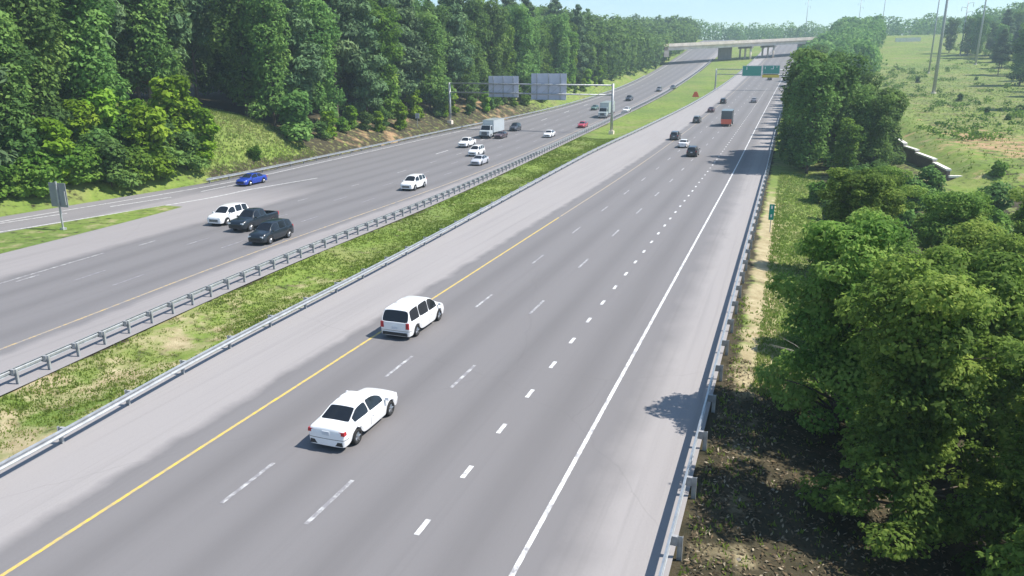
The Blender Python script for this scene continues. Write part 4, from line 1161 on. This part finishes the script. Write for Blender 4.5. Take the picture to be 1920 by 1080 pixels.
# ------------------------------------------------------------------ transmission poles
def pole(x, y, h, r0, label, group='steel power line poles'):
    z = Hs(x, y)
    root = thing('power_pole', label, 'power pole', (x, y, z), 0, group)
    b = MB(); b.tube([(0, 0, -.5), (0, 0, h * .5), (0, 0, h)], [r0, r0 * .72, r0 * .4], 12); b.build('shaft', STEELP, root, True)
    for k, s in ((.80, 1), (.88, -1), (.96, 1)):
        b = MB(); b.tube([(0, 0, h * k), (s * 2.6, 0, h * k + .5)], [.14, .07], 6); a = b.build('crossarm', STEELP, root)
        MB().tube([(s * 2.6, 0, h * k + .45), (s * 2.6, 0, h * k - 1.6)], .09, 6).build('insulator', DARK, a)
    MB().tube([(0, 0, -.2), (0, 0, .35)], r0 * 1.5, 12).build('footing', CONC, root)
    return root
for (px, py, h, r, lb) in [(1750, 175, 46, .55, 'tallest and nearest steel pole standing in the meadow'), (1741, 138, 40, .36, 'thin steel pole just left of and behind the nearest pole'),
                           (1829, 122, 46, .48, 'steel pole near the wood at the right of the meadow'), (1800, 104, 27, .42, 'short looking far steel pole between the two right hand poles')]:
    x, y, z = at(px, py); pole(x, y, h, r, lb)
for (px, yy, h, lb) in [(1512, 860, 44, 'faint pole above the tree line right of the overpass'), (1610, 900, 42, 'faint pole above the belt of trees, middle of three'), (1655, 880, 52, 'faint tall pole above the tree line left of the meadow')]:
    pole(px2x(px, yy, 60), yy, h, .5, lb, 'far poles above the tree line')

# ------------------------------------------------------------------ haze
b = MB(); b.box((10, 660, 62), (1440, 1462, 134))
bb = MB()
hz = b.mesh('haze', bpy.data.materials.new('haze_air'))
hm = hz.materials[0]; hm.use_nodes = True; n = hm.node_tree; n.nodes.clear()
out = n.nodes.new('ShaderNodeOutputMaterial'); vol = n.nodes.new('ShaderNodeVolumePrincipled')
vol.inputs['Color'].default_value = (.72, .90, 1.0, 1); vol.inputs['Density'].default_value = HAZE; vol.inputs['Anisotropy'].default_value = .2
n.links.new(vol.outputs[0], out.inputs['Volume'])
if HAZE > 0:
    o = mesh_obj('haze', hz); tag(o, kind='stuff')

# ------------------------------------------------------------------ light, sky, camera
sx, syy = .96, .28
el = R_(54); ln = math.hypot(sx, syy); sx /= ln; syy /= ln
sd = Vector((sx * math.cos(el), syy * math.cos(el), math.sin(el)))
sl = bpy.data.lights.new('sun', 'SUN'); sl.energy = 4.5; sl.angle = R_(.53); sl.color = (1, .95, .87)
so = link(bpy.data.objects.new('sun', sl)); so.rotation_euler = (-sd).to_track_quat('-Z', 'Y').to_euler()
w = bpy.data.worlds.new('World'); sc.world = w; w.use_nodes = True; n = w.node_tree; n.nodes.clear()
out = n.nodes.new('ShaderNodeOutputWorld'); bg = n.nodes.new('ShaderNodeBackground'); bg.inputs[1].default_value = .105
sky = n.nodes.new('ShaderNodeTexSky'); sky.sky_type = 'NISHITA'; sky.sun_disc = False
sky.sun_elevation = el; sky.sun_rotation = math.atan2(sx, syy); sky.air_density = 1.0; sky.dust_density = .2; sky.ozone_density = 2.5; sky.altitude = 50
tc = n.nodes.new('ShaderNodeTexCoord'); mp = n.nodes.new('ShaderNodeMapping'); mp.inputs['Scale'].default_value = (2.2, 2.2, 9); n.links.new(tc.outputs['Generated'], mp.inputs[0])
f = ramp(n, noise(n, 2.6, 6, mp.outputs[0], .6), [(.5, (0, 0, 0)), (.78, (.34, .34, .34))])
n.links.new(mix(n, 1.0, mix(n, f, sky.outputs[0], (7.2, 7.6, 7.8)), (.93, 1.015, 1.03), 'MULTIPLY'), bg.inputs[0])
n.links.new(bg.outputs[0], out.inputs[0])

cam = bpy.data.cameras.new('camera'); cam.sensor_width = 36; cam.lens = 36 * F / 1920; cam.clip_end = 6000; cam.clip_start = .3
co = link(bpy.data.objects.new('camera', cam)); co.location = (0, 0, CH); co.rotation_euler = (math.pi / 2 - PITCH, 0, YAW)
sc.camera = co
vs = sc.view_settings; vs.view_transform = 'Standard'; vs.look = 'None'; vs.exposure = EXPO; vs.gamma = 1; vs.use_curve_mapping = False
sc.cycles.max_bounces = 5; sc.cycles.diffuse_bounces = 3; sc.cycles.glossy_bounces = 2; sc.cycles.transmission_bounces = 3; sc.cycles.transparent_max_bounces = 4; sc.cycles.volume_bounces = 0
sc.cycles.use_denoising = True
